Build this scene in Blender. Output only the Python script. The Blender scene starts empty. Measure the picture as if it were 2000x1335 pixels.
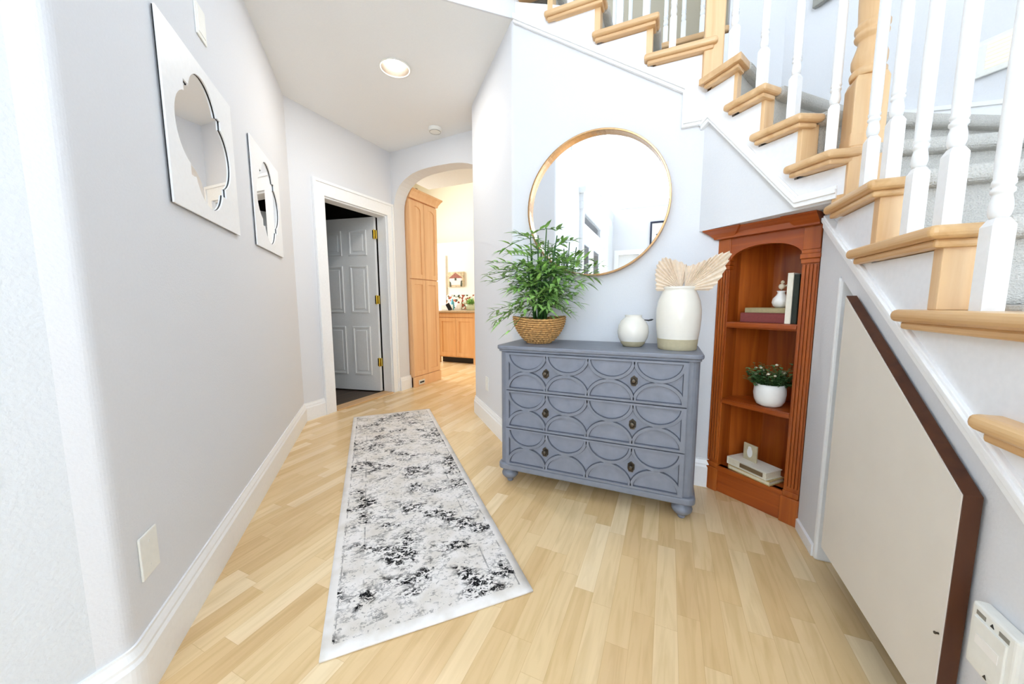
import bpy, bmesh, math, random
from mathutils import Vector, Matrix
random.seed(7)
sc = bpy.context.scene
COL = sc.collection

# ------------------------------------------------------------------ camera
cam_d = bpy.data.cameras.new('camera')
cam = bpy.data.objects.new('camera', cam_d); COL.objects.link(cam)
cam_d.sensor_width = 36.0; cam_d.lens = 36.0 * 690 / 2000; cam_d.clip_start = 0.02; cam_d.clip_end = 100
down = Vector((19, -6332.5, -690)).normalized()          # the way verticals converge, seen from the camera
up_c = -down
fw_c = (Vector((0, 0, -1)) - up_c * Vector((0, 0, -1)).dot(up_c)).normalized()
rt_c = fw_c.cross(up_c)
R0 = Matrix((rt_c, fw_c, up_c))
RZ = Matrix.Rotation(math.radians(23.8), 3, 'Z')
cam.matrix_world = Matrix.Translation((0, 0, 1.0)) @ (RZ @ R0).to_4x4()
sc.camera = cam

# ------------------------------------------------------------------ light and exposure
sc.view_settings.view_transform = 'Standard'; sc.view_settings.look = 'None'
sc.view_settings.gamma = 1.0; sc.view_settings.use_curve_mapping = False
sc.view_settings.exposure = 1.42
sc.cycles.use_denoising = True
sc.cycles.max_bounces = 10; sc.cycles.diffuse_bounces = 6; sc.cycles.glossy_bounces = 5
sc.cycles.transparent_max_bounces = 8
sc.cycles.sample_clamp_indirect = 6.0
world = bpy.data.worlds.new('daylight'); sc.world = world; world.use_nodes = True
bg = world.node_tree.nodes['Background']
bg.inputs[0].default_value = (0.80, 0.90, 1.0, 1); bg.inputs[1].default_value = 2.0

def area(name, loc, rot, sx, sy, power, col):
    l = bpy.data.lights.new(name, 'AREA'); l.shape = 'RECTANGLE'; l.size = sx; l.size_y = sy
    l.energy = power; l.color = col
    o = bpy.data.objects.new(name, l); o.location = loc; o.rotation_euler = rot; COL.objects.link(o)
    return o
PI = math.pi
COOL = (0.965, 0.98, 1.0)
WARM = (1.0, 0.96, 0.90)
area('daylight_back_window', (0.05, -4.2, 4.0), (PI/2, 0, 0), 2.1, 1.8, 18, COOL)            # behind the tall back window, faces +Y
area('added_fill_low_window', (.85, -4.2, 1.7), (PI/2, 0, 0), 1.1, 1.9, 30, COOL)               # added fill behind an invented lower back window, faces +Y
area('added_fill_side_window', (-1.40, -1.5, 4.0), (0, -PI/2, 0), 1.7, 2.4, 15, COOL)       # added to light the stairs, behind an invented high window, faces +X
area('daylight_entry_door', (-1.40, -1.9, 1.25), (0, -PI/2, 0), 2.2, 2.1, 98, COOL)        # behind the front door glass, faces +X
area('added_fill_stair_window', (1.80, -.9, 3.9), (0, PI/2, 0), 1.7, 2.5, 15, COOL)             # added fill behind an invented high stairwell window, faces -X
area('added_fill_kitchen_window', (-5.15, 4.75, 1.75), (0, -PI/2, 0), 1.5, 1.4, 22, WARM)  # added kitchen light behind an unseen, invented window
area('added_fill_kitchen_roof', (-2.7, 4.7, 3.60), (0, 0, 0), 1.5, 1.3, 9, WARM)  # added kitchen light above an invented roof window

# ------------------------------------------------------------------ materials
def new_mat(name):
    m = bpy.data.materials.new(name); m.use_nodes = True
    nt = m.node_tree; b = nt.nodes['Principled BSDF']
    return m, nt, b
def L(c):
    f = lambda v: v/12.92 if v <= 0.04045 else ((v+0.055)/1.055)**2.4
    return tuple(f(x/255.0) for x in c) + (1,)
def node(nt, t, **kw):
    n = nt.nodes.new(t)
    for k, v in kw.items(): setattr(n, k, v)
    return n
def bump(nt, b, src, strength, dist=0.002):
    bp = node(nt, 'ShaderNodeBump'); bp.inputs['Strength'].default_value = strength; bp.inputs['Distance'].default_value = dist
    nt.links.new(src, bp.inputs['Height']); nt.links.new(bp.outputs[0], b.inputs['Normal'])
def plain(name, c, rough=0.5, metal=0.0, nscale=0, nstr=0.0, var=0.0, dist=0.002, spec=0.5):
    m, nt, b = new_mat(name)
    b.inputs['Base Color'].default_value = L(c); b.inputs['Roughness'].default_value = rough; b.inputs['Metallic'].default_value = metal
    b.inputs['Specular IOR Level'].default_value = spec
    tc = node(nt, 'ShaderNodeTexCoord'); nz = node(nt, 'ShaderNodeTexNoise'); nz.inputs['Scale'].default_value = nscale or 40
    nz.inputs['Detail'].default_value = 3
    nt.links.new(tc.outputs['Object'], nz.inputs['Vector'])
    if nstr: bump(nt, b, nz.outputs[0], nstr, dist)
    v = var or 0.02
    cr = node(nt, 'ShaderNodeValToRGB')
    base = L(c)
    cr.color_ramp.elements[0].color = tuple(x*(1-v) for x in base[:3]) + (1,); cr.color_ramp.elements[1].color = tuple(min(1, x*(1+v)) for x in base[:3]) + (1,)
    cr.color_ramp.elements[0].position = .3; cr.color_ramp.elements[1].position = .7
    nt.links.new(nz.outputs[0], cr.inputs[0]); nt.links.new(cr.outputs[0], b.inputs['Base Color'])
    return m
def wood(name, dark, light, axis=2, rough=0.35, scale=1.0, coat=0.0, spec=0.5):
    m, nt, b = new_mat(name)
    tc = node(nt, 'ShaderNodeTexCoord'); mp = node(nt, 'ShaderNodeMapping')
    s = [26*scale]*3; s[axis] = 1.6*scale
    mp.inputs['Scale'].default_value = s
    nz = node(nt, 'ShaderNodeTexNoise'); nz.inputs['Scale'].default_value = 1.0; nz.inputs['Detail'].default_value = 5; nz.inputs['Distortion'].default_value = 0.6
    cr = node(nt, 'ShaderNodeValToRGB')
    cr.color_ramp.elements[0].color = L(dark); cr.color_ramp.elements[1].color = L(light)
    cr.color_ramp.elements[0].position = .28; cr.color_ramp.elements[1].position = .72
    nt.links.new(tc.outputs['Object'], mp.inputs[0]); nt.links.new(mp.outputs[0], nz.inputs['Vector'])
    nt.links.new(nz.outputs[0], cr.inputs[0]); nt.links.new(cr.outputs[0], b.inputs['Base Color'])
    b.inputs['Roughness'].default_value = rough; b.inputs['Coat Weight'].default_value = coat; b.inputs['Specular IOR Level'].default_value = spec
    bump(nt, b, nz.outputs[0], 0.05, 0.001)
    return m
def emit(name, c, s):
    m, nt, b = new_mat(name)
    b.inputs['Base Color'].default_value = L(c); b.inputs['Emission Color'].default_value = L(c); b.inputs['Emission Strength'].default_value = s
    return m
M = {}
M['wall'] = plain('wall_paint', (226, 227, 230), .75, 0, 150, .22, .012, .0025, .3)
M['wall_ex'] = plain('wall_paint_darkened', (217, 220, 223), .75, 0, 110, .5, .012, .003, .3)  # same wall paint, darkened to offset the strong light on this wall
M['ceiling'] = plain('ceiling_paint', (241, 242, 242), .85, 0, 120, .15, .01, .002, .2)
M['trim'] = plain('white_trim_paint', (247, 248, 249), .35, 0, 60, .02)
M['skirt'] = plain('white_stringer_paint', (240, 241, 244), .4, 0, 60, .02)
M['door'] = plain('door_paint', (240, 241, 240), .4, 0, 60, .02)
M['dark_room'] = plain('unlit_room_shade', (52, 48, 44), .9, 0, 60, .05)  # near-black colour puts the unlit room's darkness into walls and ceiling
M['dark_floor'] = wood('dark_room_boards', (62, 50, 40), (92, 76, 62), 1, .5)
M['maple'] = wood('maple_wood', (208, 164, 114), (232, 196, 150), 0, .32)
M['maple_v'] = wood('maple_wood_upright', (220, 176, 124), (238, 204, 158), 2, .32)
M['maple_y'] = wood('maple_wood_side', (206, 160, 106), (230, 192, 140), 1, .32)
M['pantry'] = wood('honey_maple_wood', (230, 176, 126), (242, 198, 150), 2, .35, .6)
M['kitchen'] = wood('honey_maple_wood_low', (226, 170, 112), (240, 194, 138), 2, .35, .6)
M['cherry'] = wood('cherry_wood', (142, 60, 12), (190, 100, 34), 2, .3, 1.0, .25)
M['cherry_h'] = wood('cherry_wood_level', (138, 56, 12), (184, 92, 30), 0, .3, 1.0, .25)
M['chest'] = plain('blue_grey_paint', (123, 127, 138), .42, 0, 25, .06, .06)
M['chest_in'] = plain('blue_grey_paint_panel', (126, 130, 142), .5, 0, 18, .08, .09)
M['crease_shade'] = plain('painted_crease_shade', (74, 78, 90), .5, 0, 25, .06, .1)  # crevice shade of the chest fretwork, put into the colour
M['bronze'] = plain('antique_bronze', (92, 84, 74), .35, .9, 30, .05, .2)
M['brass'] = plain('brushed_brass', (186, 146, 104), .22, 1.0, 80, .02, .08)
M['gold'] = plain('polished_brass', (236, 204, 90), .25, 1.0, 50, .02)
M['mirror'] = plain('mirror_glass', (246, 247, 248), .0, 1.0, 10, 0, .001)
M['ceramic'] = plain('cream_glaze', (233, 228, 217), .18, 0, 30, .01, .01)
M['clay'] = plain('bare_clay', (190, 178, 146), .8, 0, 60, .1, .05)
M['white_ceramic'] = plain('white_glaze', (246, 244, 240), .3, 0, 30, .01)
M['palm'] = plain('dried_palm', (234, 218, 198), .75, 0, 60, .1, .06)
M['palm_stem'] = plain('dried_stem', (120, 96, 66), .8, 0, 60, .1, .1)
M['leaf'] = plain('bamboo_leaf', (148, 190, 104), .36, 0, 26, .02, .6)
M['leaf2'] = plain('small_leaf', (96, 132, 82), .5, 0, 60, .02, .5)
M['stem'] = plain('bamboo_stem', (52, 92, 40), .45, 0, 30, .02, .3)
M['bloom'] = plain('pale_blossom', (226, 214, 190), .6, 0, 30, .02, .1)
M['soil'] = plain('moss_fill', (84, 70, 46), .95, 0, 90, .6, .4, .01)
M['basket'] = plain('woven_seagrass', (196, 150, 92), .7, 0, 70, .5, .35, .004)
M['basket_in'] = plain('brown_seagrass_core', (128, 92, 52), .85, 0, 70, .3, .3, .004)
M['carpet'] = plain('stair_carpet_pile', (214, 211, 204), .95, 0, 260, 1.0, .10, .006, .1)
M['plastic'] = plain('white_plastic', (238, 238, 232), .35, 0, 60, .01)
M['steel'] = plain('satin_reflector', (84, 76, 68), .45, .3, 60, .02, .05)
M['lamp'] = emit('lamp_glow', (255, 248, 235), 12.0)
M['glow'] = emit('warm_vent_glow', (255, 240, 190), .25)
M['panel'] = plain('cream_hatch_paint', (226, 219, 208), .6, 0, 8, .04, .02)
M['edge'] = wood('hatch_edge_brown', (66, 32, 14), (92, 50, 22), 2, .5)
M['book_red'] = plain('maroon_cloth', (132, 62, 58), .8, 0, 120, .1, .08)
M['book_olive'] = plain('olive_cloth', (168, 154, 116), .8, 0, 120, .1, .08)
M['book_dark'] = plain('dark_cloth', (38, 44, 36), .7, 0, 120, .1, .08)
M['paper'] = plain('aged_paper', (232, 222, 198), .85, 0, 90, .1, .06)
M['book_cream'] = plain('cream_cloth', (238, 232, 216), .8, 0, 90, .05, .03)
M['lace'] = plain('gilt_lace', (206, 182, 128), .5, .2, 90, .4, .2)
M['granite'] = plain('speckled_worktop', (196, 172, 138), .3, 0, 160, .02, .35)
M['black'] = plain('black_plastic', (30, 30, 32), .4, 0, 30, .01)
M['navy'] = plain('navy_frame_paint', (38, 44, 66), .4, 0, 30, .01)
M['teal'] = plain('teal_plastic', (90, 170, 190), .4, 0, 30, .01)
M['grey_frame'] = plain('pewter_frame', (150, 148, 140), .45, .2, 30, .03)
M['beige'] = plain('beige_landing_paint', (192, 184, 166), .8, 0, 100, .1, .01)
M['kwall'] = plain('kitchen_paint', (238, 232, 216), .8, 0, 100, .1, .01)
M['register'] = plain('vent_white', (230, 226, 216), .5, 0, 60, .02)
M['cameo'] = plain('cameo_sepia', (196, 182, 150), .7, 0, 40, .02, .1)

def glass_mat():
    m, nt, b = new_mat('clear_glass')
    out = nt.nodes['Material Output']
    tr = node(nt, 'ShaderNodeBsdfTransparent'); gl = node(nt, 'ShaderNodeBsdfGlossy'); gl.inputs['Roughness'].default_value = .02
    fr = node(nt, 'ShaderNodeFresnel'); fr.inputs[0].default_value = 1.45; mx = node(nt, 'ShaderNodeMixShader')
    nz = node(nt, 'ShaderNodeTexNoise'); nz.inputs['Scale'].default_value = 3; cr = node(nt, 'ShaderNodeValToRGB')
    cr.color_ramp.elements[0].color = (.9, .95, 1, 1); cr.color_ramp.elements[1].color = (.93, .97, 1, 1)
    nt.links.new(nz.outputs[0], cr.inputs[0]); nt.links.new(cr.outputs[0], tr.inputs[0])
    nt.links.new(fr.outputs[0], mx.inputs[0]); nt.links.new(tr.outputs[0], mx.inputs[1]); nt.links.new(gl.outputs[0], mx.inputs[2])
    nt.links.new(mx.outputs[0], out.inputs[0])
    return m
M['glass'] = glass_mat()

def mth(nt, op, a, b=None):
    n = node(nt, 'ShaderNodeMath', operation=op)
    for i, v in enumerate((a, b)):
        if v is None: continue
        if isinstance(v, (int, float)): n.inputs[i].default_value = v
        else: nt.links.new(v, n.inputs[i])
    return n.outputs[0]

def floor_mat():
    m, nt, b = new_mat('maple_strip_laminate')
    tc = node(nt, 'ShaderNodeTexCoord'); sp = node(nt, 'ShaderNodeSeparateXYZ'); nt.links.new(tc.outputs['Object'], sp.inputs[0])
    W, LEN = 0.066, 0.40
    u = mth(nt, 'DIVIDE', sp.outputs[0], W); row = mth(nt, 'FLOOR', u)
    wn = node(nt, 'ShaderNodeTexWhiteNoise', noise_dimensions='1D'); nt.links.new(row, wn.inputs['W'])
    v = mth(nt, 'ADD', mth(nt, 'DIVIDE', sp.outputs[1], LEN), mth(nt, 'MULTIPLY', wn.outputs[0], 7.3))
    cell = mth(nt, 'FLOOR', v)
    cb = node(nt, 'ShaderNodeCombineXYZ'); nt.links.new(row, cb.inputs[0]); nt.links.new(cell, cb.inputs[1])
    w2 = node(nt, 'ShaderNodeTexWhiteNoise', noise_dimensions='3D'); nt.links.new(cb.outputs[0], w2.inputs['Vector'])
    cr = node(nt, 'ShaderNodeValToRGB'); e = cr.color_ramp.elements
    e[0].color = L((218, 185, 136)); e[1].color = L((240, 217, 177)); e[0].position = 0; e[1].position = 1
    x = e.new(.35); x.color = L((224, 193, 144)); x = e.new(.7); x.color = L((230, 202, 156))
    nt.links.new(w2.outputs['Value'], cr.inputs[0])
    # grain along Y, shifted per strip
    mp = node(nt, 'ShaderNodeMapping'); mp.inputs['Scale'].default_value = (38, 3.2, 1)
    sh = node(nt, 'ShaderNodeVectorMath', operation='ADD'); nt.links.new(tc.outputs['Object'], sh.inputs[0])
    sc3 = node(nt, 'ShaderNodeVectorMath', operation='SCALE'); nt.links.new(w2.outputs['Color'], sc3.inputs[0]); sc3.inputs['Scale'].default_value = 9
    nt.links.new(sc3.outputs[0], sh.inputs[1]); nt.links.new(sh.outputs[0], mp.inputs[0])
    nz = node(nt, 'ShaderNodeTexNoise'); nz.inputs['Scale'].default_value = 1; nz.inputs['Detail'].default_value = 5; nz.inputs['Distortion'].default_value = 1.0
    nt.links.new(mp.outputs[0], nz.inputs['Vector'])
    g = node(nt, 'ShaderNodeValToRGB'); g.color_ramp.elements[0].color = (.91, .87, .80, 1); g.color_ramp.elements[1].color = (1.04, 1.03, 1.02, 1)
    g.color_ramp.elements[0].position = .28; g.color_ramp.elements[1].position = .56
    nt.links.new(nz.outputs[0], g.inputs[0])
    mx = node(nt, 'ShaderNodeMix', data_type='RGBA', blend_type='MULTIPLY'); mx.inputs[0].default_value = 1
    nt.links.new(cr.outputs[0], mx.inputs[6]); nt.links.new(g.outputs[0], mx.inputs[7])
    # fine seams
    fu = mth(nt, 'FRACT', u); fv = mth(nt, 'FRACT', v)
    d1 = mth(nt, 'MULTIPLY', mth(nt, 'MINIMUM', fu, mth(nt, 'SUBTRACT', 1, fu)), W)
    d2 = mth(nt, 'MULTIPLY', mth(nt, 'MINIMUM', fv, mth(nt, 'SUBTRACT', 1, fv)), LEN)
    seam = mth(nt, 'LESS_THAN', mth(nt, 'MINIMUM', d1, d2), .0007)
    mx2 = node(nt, 'ShaderNodeMix', data_type='RGBA', blend_type='MIX')
    nt.links.new(mth(nt, 'MULTIPLY', seam, .28), mx2.inputs[0]); nt.links.new(mx.outputs[2], mx2.inputs[6]); mx2.inputs[7].default_value = L((170, 120, 70))
    nt.links.new(mx2.outputs[2], b.inputs['Base Color'])
    b.inputs['Roughness'].default_value = .26; b.inputs['Specular IOR Level'].default_value = .5
    bump(nt, b, nz.outputs[0], .02, .001)
    return m
M['floor'] = floor_mat()

def rug_mat():
    m, nt, b = new_mat('distressed_rug_pile')
    tc = node(nt, 'ShaderNodeTexCoord'); o = tc.outputs['Object']
    def noise(scale, detail, dist=0.0, vec=None):
        n = node(nt, 'ShaderNodeTexNoise'); n.inputs['Scale'].default_value = scale; n.inputs['Detail'].default_value = detail; n.inputs['Distortion'].default_value = dist
        n.inputs['Roughness'].default_value = .65
        nt.links.new(vec or o, n.inputs['Vector']); return n.outputs[0]
    def ramp(src, a, c):
        r = node(nt, 'ShaderNodeMapRange'); r.inputs[1].default_value = a; r.inputs[2].default_value = c; nt.links.new(src, r.inputs[0]); return r.outputs[0]
    mp = node(nt, 'ShaderNodeMapping'); mp.inputs['Scale'].default_value = (1.0, 1.3, 1.0); nt.links.new(o, mp.inputs[0])
    v = mp.outputs[0]
    big = ramp(noise(5.5, 4, 0.4, v), .47, .57)                 # where the dark ornament survives
    small = ramp(noise(17, 3, .8, v), .54, .66)
    blot = ramp(noise(44, 6, .9, v), .475, .515)                 # broken ornament
    fine = ramp(noise(120, 4, .4, v), .34, .44)
    iso = noise(15, 2, .9)
    curl = mth(nt, 'LESS_THAN', mth(nt, 'ABSOLUTE', mth(nt, 'SUBTRACT', iso, .5)), .012)
    speck = ramp(noise(60, 5, .6, v), .585, .62)
    sp = node(nt, 'ShaderNodeSeparateXYZ'); nt.links.new(o, sp.inputs[0])
    ax = mth(nt, 'ABSOLUTE', sp.outputs[0])
    line = mth(nt, 'LESS_THAN', mth(nt, 'ABSOLUTE', mth(nt, 'SUBTRACT', ax, .218)), .003)
    line = mth(nt, 'MULTIPLY', line, ramp(noise(11, 3), .48, .58))
    edge = mth(nt, 'LESS_THAN', mth(nt, 'ABSOLUTE', mth(nt, 'SUBTRACT', ax, .296)), .0022)
    edge = mth(nt, 'MULTIPLY', edge, ramp(noise(20, 3), .45, .55))
    dk = mth(nt, 'MULTIPLY', blot, mth(nt, 'MAXIMUM', big, mth(nt, 'MULTIPLY', small, .55)))
    dk = mth(nt, 'MULTIPLY', dk, mth(nt, 'ADD', mth(nt, 'MULTIPLY', fine, .9), .1))
    dk = mth(nt, 'MAXIMUM', dk, mth(nt, 'MULTIPLY', speck, .5))
    dk = mth(nt, 'MAXIMUM', dk, mth(nt, 'MULTIPLY', mth(nt, 'MULTIPLY', curl, small), .7))
    dk = mth(nt, 'MAXIMUM', dk, mth(nt, 'MULTIPLY', mth(nt, 'MAXIMUM', line, edge), .55))
    inside = mth(nt, 'MULTIPLY', mth(nt, 'LESS_THAN', ax, .302), mth(nt, 'LESS_THAN', mth(nt, 'ABSOLUTE', sp.outputs[1]), 1.115))
    dk = mth(nt, 'MINIMUM', mth(nt, 'MULTIPLY', dk, inside), 1.0)
    base = node(nt, 'ShaderNodeValToRGB'); base.color_ramp.elements[0].color = L((222, 215, 206)); base.color_ramp.elements[1].color = L((238, 233, 229))
    base.color_ramp.elements[0].position = .35; base.color_ramp.elements[1].position = .55
    nt.links.new(noise(7, 3), base.inputs[0])
    mx = node(nt, 'ShaderNodeMix', data_type='RGBA'); nt.links.new(dk, mx.inputs[0]); nt.links.new(base.outputs[0], mx.inputs[6]); mx.inputs[7].default_value = L((26, 24, 26))
    nt.links.new(mx.outputs[2], b.inputs['Base Color']); b.inputs['Roughness'].default_value = .95; b.inputs['Specular IOR Level'].default_value = .1
    bump(nt, b, noise(420, 2), .5, .002)
    return m
M['rug'] = rug_mat()

def mosaic_mat():
    m, nt, b = new_mat('coloured_mosaic')
    tc = node(nt, 'ShaderNodeTexCoord'); vo = node(nt, 'ShaderNodeTexVoronoi'); vo.inputs['Scale'].default_value = 26
    nt.links.new(tc.outputs['Object'], vo.inputs['Vector'])
    sp = node(nt, 'ShaderNodeSeparateColor'); nt.links.new(vo.outputs['Color'], sp.inputs[0])
    cr = node(nt, 'ShaderNodeValToRGB'); cr.color_ramp.interpolation = 'CONSTANT'; e = cr.color_ramp.elements
    e[0].color = L((235, 228, 214)); e[1].color = L((150, 70, 50)); e[1].position = .45
    for p, c in ((.58, (240, 226, 206)), (.72, (120, 96, 60)), (.82, (196, 120, 90)), (.9, (60, 76, 60))):
        x = e.new(p); x.color = L(c)
    nt.links.new(sp.outputs[0], cr.inputs[0]); nt.links.new(cr.outputs[0], b.inputs['Base Color']); b.inputs['Roughness'].default_value = .25
    return m
M['mosaic'] = mosaic_mat()

# ------------------------------------------------------------------ mesh helpers
def V3(*a): return Vector(a)
class MB:
    def __init__(s): s.bm = bmesh.new()
    def box(s, x0, x1, y0, y1, z0, z1, mat=None):
        vs = [Vector((x, y, z)) for z in (z0, z1) for x, y in ((x0, y0), (x1, y0), (x1, y1), (x0, y1))]
        if mat is not None: vs = [mat @ v for v in vs]
        v = [s.bm.verts.new(p) for p in vs]
        for f in ((3, 2, 1, 0), (4, 5, 6, 7), (0, 1, 5, 4), (1, 2, 6, 5), (2, 3, 7, 6), (3, 0, 4, 7)):
            s.bm.faces.new([v[i] for i in f])
        return s
    def prism(s, poly, fn, d0, d1):
        """poly: 2-D points; fn(a, b, d) -> 3-D point; extruded from d0 to d1."""
        A = [s.bm.verts.new(fn(a, b, d0)) for a, b in poly]
        B = [s.bm.verts.new(fn(a, b, d1)) for a, b in poly]
        s.bm.faces.new(A); s.bm.faces.new(B[::-1])
        n = len(poly)
        for i in range(n):
            s.bm.faces.new((A[i], B[i], B[(i+1) % n], A[(i+1) % n]))
        return s
    def lathe(s, prof, n=32, c=(0, 0, 0), fn=None, cap=True):
        rings = []
        for r, z in prof:
            ring = []
            for k in range(n):
                t = 2*PI*k/n
                rr = fn(r, z, t) if fn else r
                ring.append(s.bm.verts.new((c[0]+rr*math.cos(t), c[1]+rr*math.sin(t), c[2]+z)))
            rings.append(ring)
        for a, b in zip(rings, rings[1:]):
            for k in range(n):
                f = s.bm.faces.new((a[k], a[(k+1) % n], b[(k+1) % n], b[k])); f.smooth = True
        if cap:
            s.bm.faces.new(rings[0][::-1]); s.bm.faces.new(rings[-1])
        return s
    def tube(s, pts, rads, n=8, cap=True):
        rings = []; pts = [Vector(p) for p in pts]
        if isinstance(rads, (int, float)): rads = [rads]*len(pts)
        prev = None
        for i, p in enumerate(pts):
            d = (pts[min(i+1, len(pts)-1)] - pts[max(i-1, 0)]).normalized()
            ref = prev if prev is not None else (Vector((0, 0, 1)) if abs(d.z) < .9 else Vector((1, 0, 0)))
            a = (ref - d*ref.dot(d)).normalized(); b = d.cross(a); prev = a
            rings.append([s.bm.verts.new(p + (a*math.cos(2*PI*k/n) + b*math.sin(2*PI*k/n))*rads[i]) for k in range(n)])
        for a, b in zip(rings, rings[1:]):
            for k in range(n):
                f = s.bm.faces.new((a[k], a[(k+1) % n], b[(k+1) % n], b[k])); f.smooth = True
        if cap: s.bm.faces.new(rings[0][::-1]); s.bm.faces.new(rings[-1])
        return s
    def holed(s, outer, inner, fn, d0, d1):
        """plate with one hole, extruded; outer and inner are 2-D loops."""
        loops = []
        for d in (d0, d1):
            es = []; lp = []
            for P in (outer, inner):
                vs = [s.bm.verts.new(fn(a, b, d)) for a, b in P]; lp.append(vs)
                for i in range(len(vs)): es.append(s.bm.edges.new((vs[i], vs[(i+1) % len(vs)])))
            bmesh.ops.triangle_fill(s.bm, edges=es, use_beauty=True)
            loops.append(lp)
        for A, B in zip(loops[0], loops[1]):
            for i in range(len(A)):
                s.bm.faces.new((A[i], A[(i+1) % len(A)], B[(i+1) % len(A)], B[i]))
        return s
    def sweep(s, pts, prof, closed=False):
        """sweep profile (d outward to the left of travel, z up) along plan polyline with mitred corners."""
        P = [Vector((p[0], p[1])) for p in pts]; n = len(P); rings = []
        for i in range(n):
            def nrm(a, b):
                d = (b - a).normalized(); return Vector((-d.y, d.x))
            if closed or 0 < i < n-1:
                n0 = nrm(P[i-1], P[i]); n1 = nrm(P[i], P[(i+1) % n])
                m = (n0 + n1); m = m / max(m.length_squared/2, .2) if m.length > 1e-6 else n0
            else:
                m = nrm(P[0], P[1]) if i == 0 else nrm(P[-2], P[-1])
            rings.append([s.bm.verts.new((P[i].x + m.x*d, P[i].y + m.y*d, z)) for d, z in prof])
        k = len(prof)
        for i in range(n if closed else n-1):
            a, b = rings[i], rings[(i+1) % n]
            for j in range(k):
                s.bm.faces.new((a[j], a[(j+1) % k], b[(j+1) % k], b[j]))
        if not closed:
            s.bm.faces.new(rings[0]); s.bm.faces.new(rings[-1][::-1])
        return s
    def build(s, name, mat, parent=None, bevel=0, seg=2, smooth=False):
        bmesh.ops.recalc_face_normals(s.bm, faces=s.bm.faces)
        me = bpy.data.meshes.new(name)
        if smooth:
            for f in s.bm.faces: f.smooth = True
        s.bm.to_mesh(me); s.bm.free()
        me.materials.append(M[mat] if isinstance(mat, str) else mat)
        o = bpy.data.objects.new(name, me); COL.objects.link(o)
        if parent: o.parent = parent
        if bevel:
            b = o.modifiers.new('bevel', 'BEVEL'); b.width = bevel; b.segments = seg; b.limit_method = 'ANGLE'; b.angle_limit = math.radians(40)
        return o
def tag(o, label, cat, group=None, kind=None):
    o['label'] = label; o['category'] = cat
    if group: o['group'] = group
    if kind: o['kind'] = kind
    return o
def thing(name, label, cat, loc=(0, 0, 0), rotz=0, group=None):
    o = bpy.data.objects.new(name, None); o.empty_display_size = .05; COL.objects.link(o)
    o.location = loc; o.rotation_euler = (0, 0, rotz)
    return tag(o, label, cat, group)
def struct(o, label, cat):
    return tag(o, label, cat, None, 'structure')
def plane(ox, oy, ang, flip=False):
    """frame of a vertical plane: s along ang (degrees), d along its outward normal (left of ang unless flip)."""
    a = math.radians(ang); u = (math.cos(a), math.sin(a)); n = (-u[1], u[0]) if not flip else (u[1], -u[0])
    return lambda s, z, d: Vector((ox + u[0]*s + n[0]*d, oy + u[1]*s + n[1]*d, z))
FLAT = lambda a, b, d: Vector((a, b, d))
def rect(a0, a1, b0, b1): return [(a0, b0), (a1, b0), (a1, b1), (a0, b1)]
S2 = math.sqrt(2)
CH = 2.62            # hall ceiling
def chz(x): return CH + .037*(x + 2.82)
TOP = 5.3            # foyer ceiling

# ------------------------------------------------------------------ room shell
struct(MB().prism(rect(-6.2, 3.2, -5.2, 7.6), FLAT, -.08, 0).build('floor', 'floor'), 'pale maple strip laminate floor with glossy finish', 'floor')
# entry wall (near left) and mirror wall, rounded outer corner between them
def fillet(p, a, b, r, n=6):
    """round the corner p between directions to a and to b."""
    p = Vector(p); da = (Vector(a)-p).normalized(); db = (Vector(b)-p).normalized()
    ang = da.angle(db); t = r/math.tan(ang/2); c = p + (da+db).normalized()*(r/math.sin(ang/2))
    s = p+da*t - c; e = p+db*t - c
    out = []
    a0 = math.atan2(s.y, s.x); a1 = math.atan2(e.y, e.x); d = (a1-a0+PI) % (2*PI)-PI
    for i in range(n+1):
        q = a0 + d*i/n; out.append((c.x+r*math.cos(q), c.y+r*math.sin(q)))
    return out
cA = (-1.18, .34); cB = (-2.82, 1.98)
fA = fillet(cA, (-1.18, -1), cB, .05)
# near-left wall has the front door and an added high window; build it in pieces joined as one mesh
w = MB(); X0 = -1.18
WY = plane(X0, 0, 90)       # s = Y, d>0 to -X (outside)
DY0, DY1, DH = -3.0, -.80, 2.42
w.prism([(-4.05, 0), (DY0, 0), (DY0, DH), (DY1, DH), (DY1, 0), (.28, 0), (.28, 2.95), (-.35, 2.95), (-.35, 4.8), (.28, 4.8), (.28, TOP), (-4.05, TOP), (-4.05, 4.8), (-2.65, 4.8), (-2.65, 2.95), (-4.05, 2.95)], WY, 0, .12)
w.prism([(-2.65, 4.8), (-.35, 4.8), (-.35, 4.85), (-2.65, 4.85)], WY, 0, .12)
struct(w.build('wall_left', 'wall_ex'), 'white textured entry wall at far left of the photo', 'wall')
w = MB()
mw = [(X0, .28)] + fA + [cB] + [(-2.90, 1.92), (-1.30, .29), (-1.30, .28)]
w.prism(mw, FLAT, 0, TOP)
struct(w.build('wall_mirror_side', 'wall'), 'pale grey angled hall wall carrying two square mirrors', 'wall')
# door wall with opening
DW = plane(-2.82, 0, 90)
w = MB().prism([(1.98, 0), (2.285, 0), (2.285, 1.945), (3.05, 1.945), (3.05, 0), (3.14, 0), (3.14, CH+.1), (1.98, CH+.1)], DW, 0, .12)
struct(w.build('wall_door_side', 'wall'), 'pale grey hall wall around the six panel door', 'wall')
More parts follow.
